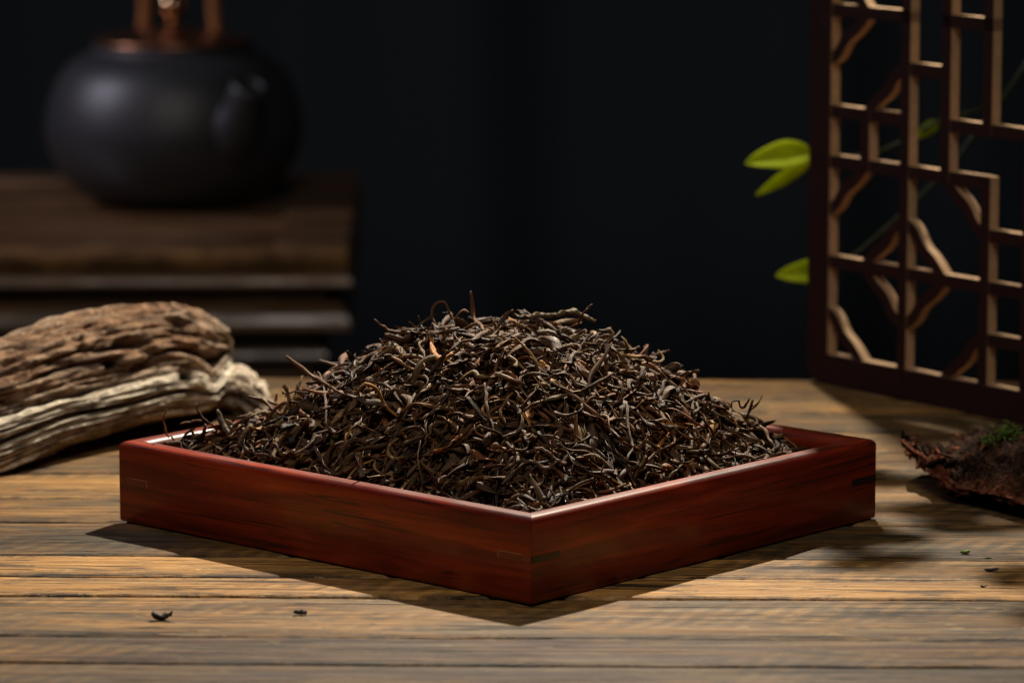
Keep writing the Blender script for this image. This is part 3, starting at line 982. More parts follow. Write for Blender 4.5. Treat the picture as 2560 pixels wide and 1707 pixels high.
for (pp, hw, flat, tw, grv, tint, lab) in heroes:
    pts = []
    fallback = None
    raw = [on_heap(x, y) for x, y in pp]
    ys = [p[1] for p in raw if p is not None]
    # points above the outline take the depth of the nearest point that rests on the heap
    if not ys: ys = [CEN[1]]
    out = []
    for idx, p in enumerate(raw):
        if p is None or (p[2] > 0.1 and p[1] > CEN[1] + .05):
            near = [(abs(idx - k2), r[1]) for k2, r in enumerate(raw) if r is not None and r[1] <= CEN[1] + .05]
            yd = min(near)[1] if near else min(ys[0], CEN[1])
            p = on_y(*pp[idx], yd)
        out.append(p)
    out = np.array(out)
    # even the depth out so that the strand keeps its shape
    dep = out[:, 1].copy()
    sm = np.convolve(np.r_[dep[0], dep, dep[-1]], [.25, .5, .25], 'valid') - 0.0015
    out = np.array([on_y(pp[k2][0], pp[k2][1], sm[k2]) for k2 in range(len(pp))])
    N = max(18, 4 * len(pp))
    P = smooth_path(out, N)
    s = np.linspace(0, 1, N)
    R = 1.18 * hw / 4650.0 * (.62 + .38 * np.sin(np.pi * np.clip(s * .96 + .02, 0, 1))**.5) * (1 + .12 * np.sin(s * 17 + hw))
    P = P + 0.00045 * np.stack([vnoise(np.stack([s * 9, s * 0 + hw * 7.1 + q, s * 0], -1)) for q in (0, 11, 23)], -1)
    me = tea_mesh('tea_leaf', [strand(P, R, flat, tw, np.array(tint) * np.array([1.3, 1.1, .9]), grv, 8, (hw * 0.137) % 1.0)])
    name = 'tea_stalk' if ('stalk' in lab or 'stem' in lab) else 'tea_leaf'
    props(link(name, me), lab, 'tea leaf' if name == 'tea_leaf' else 'tea stalk', 'loose tea leaves in the heap on the tray')

N_IND = 300 - len(heroes)
ind = set(order[:N_IND].tolist())
rest = []
labels = {}
for q_i in ind:
    q = strands[q_i]
    m = q['P'].mean(0)
    size = 'long' if q['ln'] > .040 else ('short' if q['ln'] < .026 else 'medium-length')
    thick = 'thin' if q['rad'] < .0011 else ('thick' if q['rad'] > .0018 else 'slender')
    labels.setdefault((size, thick, q['col'], lean(q['P']), KN[q['kind']], region(m)), []).append((to_px(m)[0], q_i))
lab_of = {}
for key_, items in labels.items():
    items.sort()
    words = {1: [''], 2: ['left ', 'right '], 3: ['left ', 'middle ', 'right ']}.get(len(items)) or ['left '] + ['second-from-left ', 'third-from-left ', 'fourth-from-left ', 'fifth-from-left '][:len(items) - 2] + ['right ']
    for k_, (_, q_i) in enumerate(items):
        w_ = words[k_] if words else ''
        sz = key_[0] + ' '
        lab_of[q_i] = (f'the {w_}of these: ' if False else '') + f'{sz}{key_[1]} {key_[2]} {key_[3]} {key_[4]} {key_[5]}'
        if w_:
            base_ = f'{key_[0]} {key_[1]} {key_[2]} {key_[3]} {key_[4]} {key_[5]}'
            lab_of[q_i] = f'{w_.strip()}most {base_}' if w_ in ('left ', 'right ') else f'{w_}{base_}'
            if len(lab_of[q_i].split()) > 16: lab_of[q_i] = lab_of[q_i].replace(key_[1] + ' ', '', 1)
for q_i, q in enumerate(strands):
    part = strand(q['P'], q['R'], q['flat'], q['tw'], q['tint'], q['groove'], 8, q['seed'])
    if q_i in ind:
        lab = lab_of[q_i]
        nm = 'tea_stalk' if q['kind'] == 2 else 'tea_leaf'
        props(link(nm, tea_mesh(nm, [part])), lab, 'tea stalk' if q['kind'] == 2 else 'tea leaf', 'loose tea leaves in the heap on the tray')
    else:
        rest.append(part)
# core added to block light under the loose leaves, coloured dark for shaded gaps
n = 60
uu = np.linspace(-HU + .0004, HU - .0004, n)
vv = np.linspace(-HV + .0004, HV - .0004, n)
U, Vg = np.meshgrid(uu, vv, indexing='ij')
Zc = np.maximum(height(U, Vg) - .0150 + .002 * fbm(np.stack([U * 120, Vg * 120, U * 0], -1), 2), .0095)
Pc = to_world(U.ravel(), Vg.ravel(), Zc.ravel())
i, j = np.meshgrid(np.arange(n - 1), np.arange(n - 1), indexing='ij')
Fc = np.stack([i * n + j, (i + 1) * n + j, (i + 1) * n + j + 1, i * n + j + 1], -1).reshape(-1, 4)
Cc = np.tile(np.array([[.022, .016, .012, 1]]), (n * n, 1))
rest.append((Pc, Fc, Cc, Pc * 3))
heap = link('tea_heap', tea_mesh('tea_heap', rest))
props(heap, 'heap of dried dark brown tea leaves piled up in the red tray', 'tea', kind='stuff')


# ------------------------------------------------------------------ lofted natural pieces (driftwood, bark)
def loft(sections, ns, nt, closed=True):
    S = np.array(sections, float)          # (m, q, 3)
    m, q, _ = S.shape
    A = np.stack([smooth_path(S[:, k], ns) if False else S[:, k] for k in range(q)], 1)
    # resample along the spine by index so that sections stay in step
    t = np.linspace(0, m - 1, ns)
    B = np.zeros((ns, q, 3))
    k0 = np.clip(t.astype(int), 0, m - 2)
    f = (t - k0)[:, None, None]
    Pm = np.vstack([2 * A[:1] - A[1:2], A, 2 * A[-1:] - A[-2:-1]])
    p0, p1, p2, p3 = Pm[k0], Pm[k0 + 1], Pm[k0 + 2], Pm[k0 + 3]
    B = .5 * (2 * p1 + (p2 - p0) * f + (2 * p0 - 5 * p1 + 4 * p2 - p3) * f**2 + (3 * p1 - p0 - 3 * p2 + p3) * f**3)
    t = np.linspace(0, q, nt, endpoint=False)
    k0 = t.astype(int) % q
    f = (t - np.floor(t))[None, :, None]
    p0, p1, p2, p3 = B[:, (k0 - 1) % q], B[:, k0], B[:, (k0 + 1) % q], B[:, (k0 + 2) % q]
    C = .5 * (2 * p1 + (p2 - p0) * f + (2 * p0 - 5 * p1 + 4 * p2 - p3) * f**2 + (3 * p1 - p0 - 3 * p2 + p3) * f**3)
    return C, t


def grid_normals(C):
    du = np.gradient(C, axis=0)
    dv = np.roll(C, -1, 1) - np.roll(C, 1, 1)
    N = np.cross(dv, du)
    N /= np.maximum(np.linalg.norm(N, axis=-1, keepdims=True), 1e-9)
    cen = C.mean(1, keepdims=True)
    if ((C - cen) * N).sum() < 0: N = -N
    return N


def grid_mesh(name, C, mat, attrs):
    ns, nt, _ = C.shape
    i, j = np.meshgrid(np.arange(ns - 1), np.arange(nt), indexing='ij')
    jn = (j + 1) % nt
    F = np.stack([i * nt + j, i * nt + jn, (i + 1) * nt + jn, (i + 1) * nt + j], -1).reshape(-1, 4)
    V = C.reshape(-1, 3)
    V = np.vstack([V, C[0].mean(0), C[-1].mean(0)])
    F = F.tolist()
    c0, c1 = ns * nt, ns * nt + 1
    F += [[c0, (k + 1) % nt, k] for k in range(nt)] + [[c1, (ns - 1) * nt + k, (ns - 1) * nt + (k + 1) % nt] for k in range(nt)]
    at = {k: ('FLOAT', np.r_[v.ravel(), v[0].mean(), v[-1].mean()]) for k, v in attrs.items()}
    me = np_mesh(name, V, F, mat, True, at)
    bm = bmesh.new()
    bm.from_mesh(me)
    bmesh.ops.recalc_face_normals(bm, faces=bm.faces)
    bm.to_mesh(me)
    bm.free()
    return me


drift = empty('driftwood', (-0.26, 2.42, 0), label='gnarled piece of brown driftwood with a pale worn edge lying left behind the tray', cat='driftwood')


def at_parent(o, par):
    o.parent = par
    o.matrix_parent_inverse = Matrix.Translation(par.location).inverted() if par.rotation_euler.z == 0 else (Matrix.Translation(par.location) @ par.rotation_euler.to_matrix().to_4x4()).inverted()
    return o


def dsec(x, yt, yr, yb, Yr, th=1.0):
    m1 = yt * .62 + yr * .38
    return [on_y(x, yb - 4, Yr + .10 * th), on_y(x, yt * .5 + yb * .5, Yr + .105 * th), on_y(x, yt + 18, Yr + .085 * th), on_y(x, yt, Yr + .055 * th),
            on_y(x, m1, Yr + .025 * th), on_y(x, yr - 20, Yr + .014), on_y(x, yr + 6, Yr), on_y(x, yr + (yb - yr) * .40, Yr - .002),
            on_y(x, yr + (yb - yr) * .74, Yr - .003), on_y(x, yb, Yr + .010)]


secs = [dsec(-420, 960, 1130, 1262, 2.29), dsec(-220, 905, 1095, 1235, 2.305), dsec(-60, 872, 1068, 1200, 2.32), dsec(60, 838, 1035, 1158, 2.345),
        dsec(160, 803, 1003, 1110, 2.375), dsec(260, 780, 982, 1080, 2.405), dsec(350, 768, 962, 1052, 2.43), dsec(430, 766, 942, 1035, 2.455), dsec(490, 780, 946, 1026, 2.475),
        dsec(533, 802, 966, 1012, 2.49, .9), dsec(562, 826, 930, 985, 2.52, .6), dsec(578, 850, 905, 950, 2.55, .35)]
C, t = loft(secs, 380, 220)
Nn = grid_normals(C)
# relief: long ridges along the grain, cavities in the upper slope
al = np.linspace(0, 1, C.shape[0])[:, None]
tt = np.broadcast_to(t[None], C.shape[:2])
ridge = fbm(np.stack([al * 4 + 0 * tt, tt * 4.2 + .8 * fbm(np.stack([al * 6 + 0 * tt, tt * .8, tt * 0], -1), 2), tt * 0], -1), 5, .55)
grain = fbm(np.stack([al * 9 + 0 * tt, tt * 17, tt * 0 + 4], -1), 4, .6)
rag = np.abs(fbm(np.stack([al * 5 + 0 * tt, tt * 6.0 + 1.2 * al, tt * 0 + 31], -1), 4, .55))
upper = np.exp(-((tt - 4.2) / 1.3)**2)
disp = .0028 * ridge * (0.5 + 0.8 * upper) + .0019 * grain - .0034 * np.maximum(rag - .25, 0) * (.4 + upper)
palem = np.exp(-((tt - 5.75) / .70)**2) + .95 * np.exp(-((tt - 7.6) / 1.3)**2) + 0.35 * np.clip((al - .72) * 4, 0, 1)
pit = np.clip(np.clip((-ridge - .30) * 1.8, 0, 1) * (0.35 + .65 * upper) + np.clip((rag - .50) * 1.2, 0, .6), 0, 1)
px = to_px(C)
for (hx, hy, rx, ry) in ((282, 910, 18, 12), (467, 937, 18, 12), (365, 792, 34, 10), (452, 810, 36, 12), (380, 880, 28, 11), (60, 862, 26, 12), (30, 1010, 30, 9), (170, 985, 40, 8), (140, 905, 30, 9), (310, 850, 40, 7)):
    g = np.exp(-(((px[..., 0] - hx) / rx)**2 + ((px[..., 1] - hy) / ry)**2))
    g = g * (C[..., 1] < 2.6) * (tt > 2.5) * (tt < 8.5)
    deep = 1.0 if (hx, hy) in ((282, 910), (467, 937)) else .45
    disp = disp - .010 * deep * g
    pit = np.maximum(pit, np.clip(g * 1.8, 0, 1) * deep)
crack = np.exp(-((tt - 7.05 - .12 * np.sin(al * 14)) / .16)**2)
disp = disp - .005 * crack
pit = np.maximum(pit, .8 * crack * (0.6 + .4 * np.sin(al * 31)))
C = C + Nn * disp[..., None]
C[..., 2] = np.maximum(C[..., 2], 0.0004)
palem = np.clip(palem + .25 * grain, 0, 1)
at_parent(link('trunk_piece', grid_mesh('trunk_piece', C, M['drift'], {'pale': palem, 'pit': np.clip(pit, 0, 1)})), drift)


def tsec(x, yt, yb, Yr, th):
    ym = (yt + yb) / 2
    return [on_y(x, yb, Yr + th), on_y(x, ym, Yr + th * 1.2), on_y(x, yt + 4, Yr + th), on_y(x, yt, Yr + th * .6), on_y(x, yt * .6 + yb * .4, Yr + .004), on_y(x, ym + 10, Yr), on_y(x, yb, Yr + .006)]


secs = [tsec(430, 905, 1000, 2.515, .05), tsec(500, 908, 1004, 2.515, .05), tsec(555, 915, 1016, 2.515, .05), tsec(605, 930, 1032, 2.515, .045), tsec(640, 960, 1050, 2.51, .035), tsec(655, 985, 1058, 2.50, .025), tsec(690, 1035, 1064, 2.49, .015)]
C, t = loft(secs, 200, 120)
Nn = grid_normals(C)
al = np.linspace(0, 1, C.shape[0])[:, None]
tt = np.broadcast_to(t[None], C.shape[:2])
ridge = fbm(np.stack([al * 4 + 0 * tt, tt * 4.5, tt * 0 + 9], -1), 6, .62)
C = C + Nn * (.0042 * ridge)[..., None]
C[..., 2] = np.maximum(C[..., 2], 0.0004)
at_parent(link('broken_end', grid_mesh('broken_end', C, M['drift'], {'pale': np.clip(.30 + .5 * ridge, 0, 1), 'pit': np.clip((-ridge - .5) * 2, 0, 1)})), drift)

# bark at the right
bark = empty('bark_piece', (0.29, 2.27, 0), label='curved piece of dark red-brown bark with a little moss lying at the right edge', cat='bark')


def bsec(x, yt, yf, Yf, dy=.095, thk=14, lift=0.0):
    """rim (front), upper side, back, and a belly that touches the planks when lift is 0"""
    Yf -= .045
    mid = on_y(x, (yt + yf) / 2, Yf + dy * .55)
    belly = mid.copy()
    belly[2] = .0012 + lift
    return [on_y(x, yf + thk * .35, Yf + .010), on_y(x, yf, Yf), on_y(x, yf - thk, Yf + .003), on_y(x, yf * .65 + yt * .35, Yf + dy * .3), on_y(x, yf * .3 + yt * .7, Yf + dy * .6),
            on_y(x, yt, Yf + dy * 1.1), on_y(x, yt + 22, Yf + dy * 1.12), belly]


secs = [bsec(2254, 1094, 1104, 2.345, .02, 6, .030), bsec(2275, 1102, 1122, 2.34, .03, 9, .022), bsec(2305, 1118, 1150, 2.325, .05, 12, .012), bsec(2345, 1125, 1182, 2.305, .07, 16, .003), bsec(2385, 1108, 1218, 2.292, .09, 18), bsec(2430, 1088, 1230, 2.278),
        bsec(2490, 1080, 1240, 2.264), bsec(2550, 1074, 1258, 2.248), bsec(2640, 1075, 1268, 2.24), bsec(2760, 1085, 1290, 2.22), bsec(2900, 1110, 1300, 2.21), bsec(3000, 1150, 1280, 2.21, .05)]
C, t = loft(secs, 320, 180)
Nn = grid_normals(C)
al = np.linspace(0, 1, C.shape[0])[:, None]
tt = np.broadcast_to(t[None], C.shape[:2])
ridge = fbm(np.stack([al * 16 + 0 * tt, tt * 2.2, tt * 0 + 2.5], -1), 5, .6)
edge = np.exp(-((tt - 1.5) / .7)**2)
chunk = np.abs(fbm(np.stack([al * 30 + 0 * tt, tt * 4.2, tt * 0 + 7.5], -1), 3, .55))
soft = (1 - .75 * edge) * np.clip(.25 + al * 4, 0, 1)
C = C + Nn * ((.0046 * ridge - .0040 * chunk + .001) * soft)[..., None]
C[..., 2] = np.maximum(C[..., 2], 0.0004)
at_parent(link('bark_slab', grid_mesh('bark_slab', C, M['bark'], {'pale': np.clip(edge * 1.1 + .25 * ridge, 0, 1)})), bark)
Cb = C
# loose flakes lying on the slab
fr = np.random.default_rng(8)
Nb = grid_normals(Cb)
for _ in range(34):
    ia = int(fr.uniform(.10, .55) * Cb.shape[0])
    ib = int(np.searchsorted(t, fr.uniform(1.9, 4.6)))
    p0, n0 = Cb[ia, ib], Nb[ia, ib]
    n0 = n0 + fr.normal(0, .35, 3); n0 /= np.linalg.norm(n0)
    e1 = np.cross(n0, fr.normal(0, 1, 3)); e1 /= np.linalg.norm(e1)
    e2 = np.cross(n0, e1)
    rr_ = fr.uniform(.0022, .0050)
    q_ = 6
    top_ = [p0 + (e1 * math.cos(k2 * 2 * math.pi / q_) * 1.7 + e2 * math.sin(k2 * 2 * math.pi / q_) * .8) * rr_ * fr.uniform(.7, 1.2) + n0 * (.0012 + fr.uniform(0, .0008)) for k2 in range(q_)]
    bot_ = [p - n0 * .0016 for p in top_]
    Ff = [list(range(q_)), [q_ + k2 for k2 in reversed(range(q_))]] + [[k2, q_ + k2, q_ + (k2 + 1) % q_, (k2 + 1) % q_] for k2 in range(q_)]
    red_ = float(fr.random() < .35)
    at_parent(link('bark_flake', np_mesh('bark_flake', np.array(top_ + bot_), Ff, M['bark'], False, {'pale': ('FLOAT', np.full(2 * q_, red_))})), bark)
# moss tuft on the bark: many tiny blades
MV = []; MF = []
mc = on_y(2522, 1082, 2.295)
for cx, cy, cz, nb, sp in ((mc[0], mc[1], mc[2], 170, .0040), (mc[0] - .011, mc[1] - .004, mc[2] - .003, 40, .003), (mc[0] + .010, mc[1] - .055, mc[2] - .016, 30, .0022)):
    for _ in range(nb):
        g = rng.normal(0, 1, 3) * sp * np.array([1, 1, .55])
        p = np.array([cx, cy, cz]) + g
        dd = rng.normal(0, 1, 3); dd[2] = abs(dd[2]); dd /= np.linalg.norm(dd)
        sd = np.cross(dd, rng.normal(0, 1, 3)); sd /= np.linalg.norm(sd)
        L_, w_ = rng.uniform(.002, .0045), rng.uniform(.0004, .0009)
        b0 = len(MV)
        MV += [p - sd * w_, p + sd * w_, p + dd * L_ * .6 + sd * w_ * .7, p + dd * L_]
        MF.append([b0, b0 + 1, b0 + 2, b0 + 3])
o = at_parent(link('moss', np_mesh('moss', np.array(MV), MF, M['moss'])), bark)
o['kind'] = 'stuff'

# ------------------------------------------------------------------ lattice screen
S0 = np.array([0.2068, 2.639, 0.0])
SD = np.array([0.61243, -0.79052, 0.0])
SRZ = math.atan2(SD[1], SD[0])
screen = empty('lattice_screen', tuple(S0), SRZ, label='dark brown fretwork lattice screen with pale cut edges standing at the right', cat='screen')
# local: x along the screen, z up, y = into the screen (away from the camera)
PU, PZ, Z0 = 0.0374, 0.0332, 0.0162
TK = 0.0080
NCOL, NROW = 12, 14
ux = lambda c: c * PU
uz = lambda r: Z0 + r * PZ


def screen_part(name, bm):
    me = bm_mesh(name, bm)
    me.materials.append(M['lac'])
    me.materials.append(M['mdf'])
    for p in me.polygons:
        p.material_index = 0 if abs(p.normal.y) > .7 else 1
    return link(name, me, screen)


def poly_prism(bm, pts, y0, y1):
    a = [bm.verts.new((x, y0, z)) for x, z in pts]
    b = [bm.verts.new((x, y1, z)) for x, z in pts]
    n = len(pts)
    for k in range(n):
        bm.faces.new((a[k], a[(k + 1) % n], b[(k + 1) % n], b[k]))
    return a, b


# outer frame: one ring with rounded outer corners
BW = 0.0042   # half bar width
fo = 0.0162
x0, x1 = -fo, ux(NCOL) + fo
z0, z1 = 0.0004, uz(NROW) + fo
rc = 0.012
outer = []
for (cx, cz, a0) in ((x1 - rc, z1 - rc, 0), (x0 + rc, z1 - rc, 90), (x0 + rc, z0 + rc, 180), (x1 - rc, z0 + rc, 270)):
    for a in np.linspace(a0, a0 + 90, 9):
        outer.append((cx + rc * math.cos(math.radians(a)), cz + rc * math.sin(math.radians(a))))
ix0, ix1, iz0, iz1 = BW, ux(NCOL) - BW, uz(0) + BW, uz(NROW) - BW
inner = []
for (cx, cz) in ((ix1, iz1), (ix0, iz1), (ix0, iz0), (ix1, iz0)):
    inner += [(cx, cz)] * 9
bm = bmesh.new()
n = len(outer)
oa = [bm.verts.new((x, 0, z)) for x, z in outer]
ob = [bm.verts.new((x, TK, z)) for x, z in outer]
iv = {}
def ivert(x, y, z):
    k = (round(x, 6), y, round(z, 6))
    if k not in iv: iv[k] = bm.verts.new((x, y, z))
    return iv[k]
for k in range(n):
    kn = (k + 1) % n
    bm.faces.new((oa[k], oa[kn], ob[kn], ob[k]))
    for (oo, y) in ((oa, 0.0), (ob, TK)):
        vs = [oo[k], oo[kn], ivert(*[inner[kn][0], y, inner[kn][1]])]
        w = ivert(inner[k][0], y, inner[k][1])
        if w is not vs[2]: vs.append(w)
        bm.faces.new(vs)
cor = [(ix1, iz1), (ix0, iz1), (ix0, iz0), (ix1, iz0)]
for k in range(4):
    (xa, za), (xb, zb) = cor[k], cor[(k + 1) % 4]
    bm.faces.new((ivert(xa, 0.0, za), ivert(xb, 0.0, zb), ivert(xb, TK, zb), ivert(xa, TK, za)))
screen_part('frame', bm)
# straight bars: (columns/rows in grid steps); the pattern is mirrored about the middle column and row
vert = [(1, 4, 5), (2, 0, 7), (3, 4, 7), (4, 0, 4), (4, 5, 7), (5, 0, 5), (6, 5, 7)]
horz = [(7, 0, 2), (7, 3, 4), (6, 2, 3), (5, 0, 2), (5, 3, 6), (4, 0, 4), (3, 4, 5), (2, 0, 6), (1, 4, 5)]
vs_all = set()
hs_all = set()
for c, a, b in vert:
    for cc in {c, 12 - c}:
        vs_all.add((cc, a, b)); vs_all.add((cc, 14 - b, 14 - a))
for r, a, b in horz:
    for rr in {r, 14 - r}:
        hs_all.add((rr, a, b)); hs_all.add((rr, 12 - b, 12 - a))
for c, a, b in sorted(vs_all):
    bm = bmesh.new()
    za = uz(a) + (BW if a == 0 else -BW + .0004)
    zb = uz(b) - (BW if b == NROW else -BW + .0004)
    bm_box(bm, ux(c) - BW, ux(c) + BW, .0002, TK - .0002, za, zb)
    screen_part('upright_bar', bm)
for r, a, b in sorted(hs_all):
    bm = bmesh.new()
    xa = ux(a) + (BW if a == 0 else 0.0)
    xb = ux(b) - (BW if b == NCOL else 0.0)
    bm_box(bm, xa, xb, .0004, TK - .0004, uz(r) - BW * .97, uz(r) + BW * .97)
    screen_part('cross_bar', bm)
# curved (ogee) bars around the nodes: (column, row, sx, sz)
og = [(0, 0, 1, 1), (2, 2, 1, 1), (2, 2, -1, 1), (2, 2, 1, -1), (2, 2, -1, -1), (0, 4, 1, -1), (0, 7, 1, -1), (2, 5, -1, 1), (4, 4, -1, -1), (4, 0, -1, 1), (0, 7, 1, 1)]
og_all = set()
for c, r, sx, sz in og:
    for (c2, sx2) in ((c, sx), (12 - c, -sx)):
        for (r2, sz2) in ((r, sz), (14 - r, -sz)):
            og_all.add((c2, r2, sx2, sz2))
OGC = [(0.0, 1.0), (.16, .93), (.30, .80), (.40, .62), (.52, .48), (.68, .36), (.82, .22), (.92, .10), (1.0, 0.0)]
for c, r, sx, sz in sorted(og_all):
    P = smooth_path(np.array([(x, z, 0) for x, z in OGC]), 22)[:, :2]
    P = np.stack([ux(c) + sx * P[:, 0] * PU, uz(r) + sz * P[:, 1] * PZ], -1)
    T = np.gradient(P, axis=0)
    T /= np.linalg.norm(T, axis=1, keepdims=True)
    Nv = np.stack([-T[:, 1], T[:, 0]], -1)
    hw = BW * .92
    A_, B_ = P + Nv * hw, P - Nv * hw
    bm = bmesh.new()
    va = [[bm.verts.new((q[0], y, q[1])) for q in E_] for E_ in (A_, B_) for y in (.0006, TK - .0006)]
    a0, a1, b0, b1 = va
    for k in range(len(P) - 1):
        bm.faces.new((a0[k], a0[k + 1], b0[k + 1], b0[k]))
        bm.faces.new((a1[k], a1[k + 1], b1[k + 1], b1[k]))
        bm.faces.new((a0[k], a0[k + 1], a1[k + 1], a1[k]))
        bm.faces.new((b0[k], b0[k + 1], b1[k + 1], b1[k]))
    bm.faces.new((a0[0], a1[0], b1[0], b0[0]))
    bm.faces.new((a0[-1], a1[-1], b1[-1], b0[-1]))
    screen_part('curved_bar', bm)

# ------------------------------------------------------------------ leafy plant behind the screen
plant = empty('leafy_plant', (0.53, 2.50, 0), label='leafy plant with bright green leaves showing behind the lattice screen', cat='plant')


def leaf_mesh(base, tip, width, up, droop=0.0, fold=.25):
    base = np.asarray(base, float); tip = np.asarray(tip, float)
    ax = tip - base
    Ln = np.linalg.norm(ax)
    ax = ax / Ln
    up = np.asarray(up, float)
    sd = np.cross(ax, up); sd /= np.linalg.norm(sd)
    nrm = np.cross(sd, ax)
    n, k = 12, 7
    V = []
    for s in np.linspace(0, 1, n):
        w = width * .5 * (math.sin(math.pi * min(1, s**.75))**.8) + .0006
        for t in np.linspace(-1, 1, k):
            p = base + ax * Ln * s + sd * w * t + nrm * (fold * w * abs(t) - droop * Ln * s * s + .04 * w * math.sin(s * 14 + t * 2))
            V.append(p)
    V = np.array(V)
    i, j = np.meshgrid(np.arange(n - 1), np.arange(k - 1), indexing='ij')
    F = np.stack([i * k + j, i * k + j + 1, (i + 1) * k + j + 1, (i + 1) * k + j], -1).reshape(-1, 4)
    return np_mesh('leaf', V, F, M['leaf'])


def add_leaf(*a, **k):
    o = link('leaf', leaf_mesh(*a, **k))
    m = o.modifiers.new('thick', 'SOLIDIFY')
    m.thickness = .0004
    return at_parent(o, plant)


YP = 2.735
stem_px = [(2028, 386), (2110, 392), (2190, 382), (2270, 345), (2345, 305), (2420, 282), (2490, 262), (2530, 215), (2565, 160), (2640, 30), (2760, -120)]
P = [on_y(x, y, YP + .02 * math.sin(i)) for i, (x, y) in enumerate(stem_px)]
P += [np.array([.52, 2.70, .46]), np.array([.57, 2.62, .36]), np.array([.56, 2.53, .18]), np.array([.53, 2.50, .001])]
V, F = tube(smooth_path(np.array(P), 90), np.r_[np.linspace(.0012, .0026, 60), np.linspace(.0026, .005, 30)], 8)
at_parent(link('stem', np_mesh('stem', V, F, M['stem'])), plant)
P2 = [on_y(x, y, YP + .01) for x, y in [(2030, 690), (2110, 655), (2220, 565), (2310, 480), (2380, 410), (2440, 330), (2490, 264)]]
V, F = tube(smooth_path(np.array(P2), 40), np.linspace(.0009, .0014, 40), 6)
at_parent(link('stem', np_mesh('stem', V, F, M['stem'])), plant)
cv = np.array([0, -1, 0.15])
add_leaf(on_y(2032, 384, YP), on_y(1864, 406, YP - .012), .0195, cv + np.array([.1, 0, .5]), .03, .5)
add_leaf(on_y(2032, 388, YP), on_y(1890, 488, YP + .004), .0110, cv + np.array([.5, 0, -.4]), .0, .5)
add_leaf(on_y(2085, 676, YP), on_y(1940, 688, YP - .006), .0160, cv + np.array([0, 0, .3]), .02, .35)
add_leaf(on_y(2345, 305, YP), on_y(2290, 345, YP - .01), .008, cv, 0, .3)
# the branch that hangs over the table, above the picture: its leaves dapple the light on the planks
br = [np.array([.55, 2.55, .22]), np.array([.50, 2.56, .42]), np.array([.40, 2.53, .50]), np.array([.28, 2.50, .48]), np.array([.16, 2.46, .44])]
V, F = tube(smooth_path(np.array(br), 40), np.linspace(.004, .0012, 40), 6)
at_parent(link('stem', np_mesh('stem', V, F, M['stem'])), plant)
lr = np.random.default_rng(21)
tg = [(.137 + .030 * i + lr.uniform(-.008, .008) + .012 * (j % 2), 2.105 + .043 * j + lr.uniform(-.010, .010)) for i in range(12) for j in range(-3, 6)
      if lr.random() < (.62 if j < 3 else .64) and not (i < 2 and j < 1) and not (j < 0 and i < 4)]
for (gx, gy) in tg:
    f = lr.uniform(.40, .47)
    c = np.array([gx, gy, 0]) * (1 - f) + np.array(KEY) * f
    a = lr.uniform(0, 2 * np.pi)
    dv = np.array([math.cos(a), math.sin(a), lr.uniform(-.4, .1)])
    L_ = lr.uniform(.030, .044)
    add_leaf(c - dv * L_ / 2, c + dv * L_ / 2, L_ * lr.uniform(.50, .68), np.array([lr.uniform(-.3, .3), lr.uniform(-.1, .5), 1]), .1, .2)

# ------------------------------------------------------------------ kettle stand (low cabinet behind the table)
stand = empty('tea_cabinet', (-0.152, 3.70, -0.755), math.radians(1.2), label='low dark wooden cabinet with stepped mouldings under the iron kettle', cat='cabinet')
SW, SDp = 0.95, 0.62     # width to the left, depth back
zz = lambda z: z + .755


def stand_box(name, x1, y0, z0, z1, bev=.003, mat='cab', x0=-SW, y1=SDp):
    bm = bmesh.new()
    bm_box(bm, x0, x1, y0, y1, zz(z0), zz(z1), bev, 2)
    return link(name, bm_mesh(name, bm, M[mat]), stand)


def moulding(name, prof, inset):
    """profile (out, z) run along the front and round the right-hand side, mitred at the corner"""
    P = np.array(prof)
    n = len(P)
    V = []
    for o_, z in P:
        V.append((-SW, -o_ + inset, zz(z)))
    for o_, z in P:
        V.append((o_ - inset, -o_ + inset, zz(z)))
    for o_, z in P:
        V.append((o_ - inset, SDp, zz(z)))
    F = []
    for s in range(2):
        for q in range(n):
            F.append((s * n + q, (s + 1) * n + q, (s + 1) * n + (q + 1) % n, s * n + (q + 1) % n))
    F.append(tuple(range(n))); F.append(tuple(2 * n + q for q in range(n)))
    me = np_mesh(name, np.array(V), F, M['cab'], False)
    bm = bmesh.new(); bm.from_mesh(me); bmesh.ops.recalc_face_normals(bm, faces=bm.faces); bm.to_mesh(me); bm.free()
    return link(name, me, stand)


def half_round(zc, r, out0, depth=.04, sy=1.0, n=10):
    pr = [(out0 - depth, zc + r * sy)]
    for a in np.linspace(90, -90, n):
        pr.append((out0 + r * math.cos(math.radians(a)), zc + r * sy * math.sin(math.radians(a))))
    pr.append((out0 - depth, zc - r * sy))
    return pr


ZT = -0.0667
# top: four rails round a sunk panel
stand_box('front_rail', -.0003, 0, -.0817, ZT, y1=.055, mat='rail')
stand_box('back_rail', -.0003, .56, -.0817, ZT, y1=SDp)
stand_box('side_rail', 0, .0553, -.0817, ZT, x0=-.070, y1=.5597)
stand_box('top_panel', -.0703, .0553, -.0815, ZT - .0065, .0, y1=.5597)
def cove(z0, z1, out, a0, a1, depth=.045, n=7):
    """moulding whose face leans back: its normal rises from a1 (foot) to a0 (top) degrees"""
    ang = np.radians(np.linspace(a1, a0, n))
    st = (z1 - z0) / n
    y, z = out, z0
    pr = [(out - depth, z0), (out, z0)]
    for a_ in ang:
        y -= st * math.tan(a_)
        z += st
        pr.append((y, z))
    pr.append((out - depth, z1))
    return pr


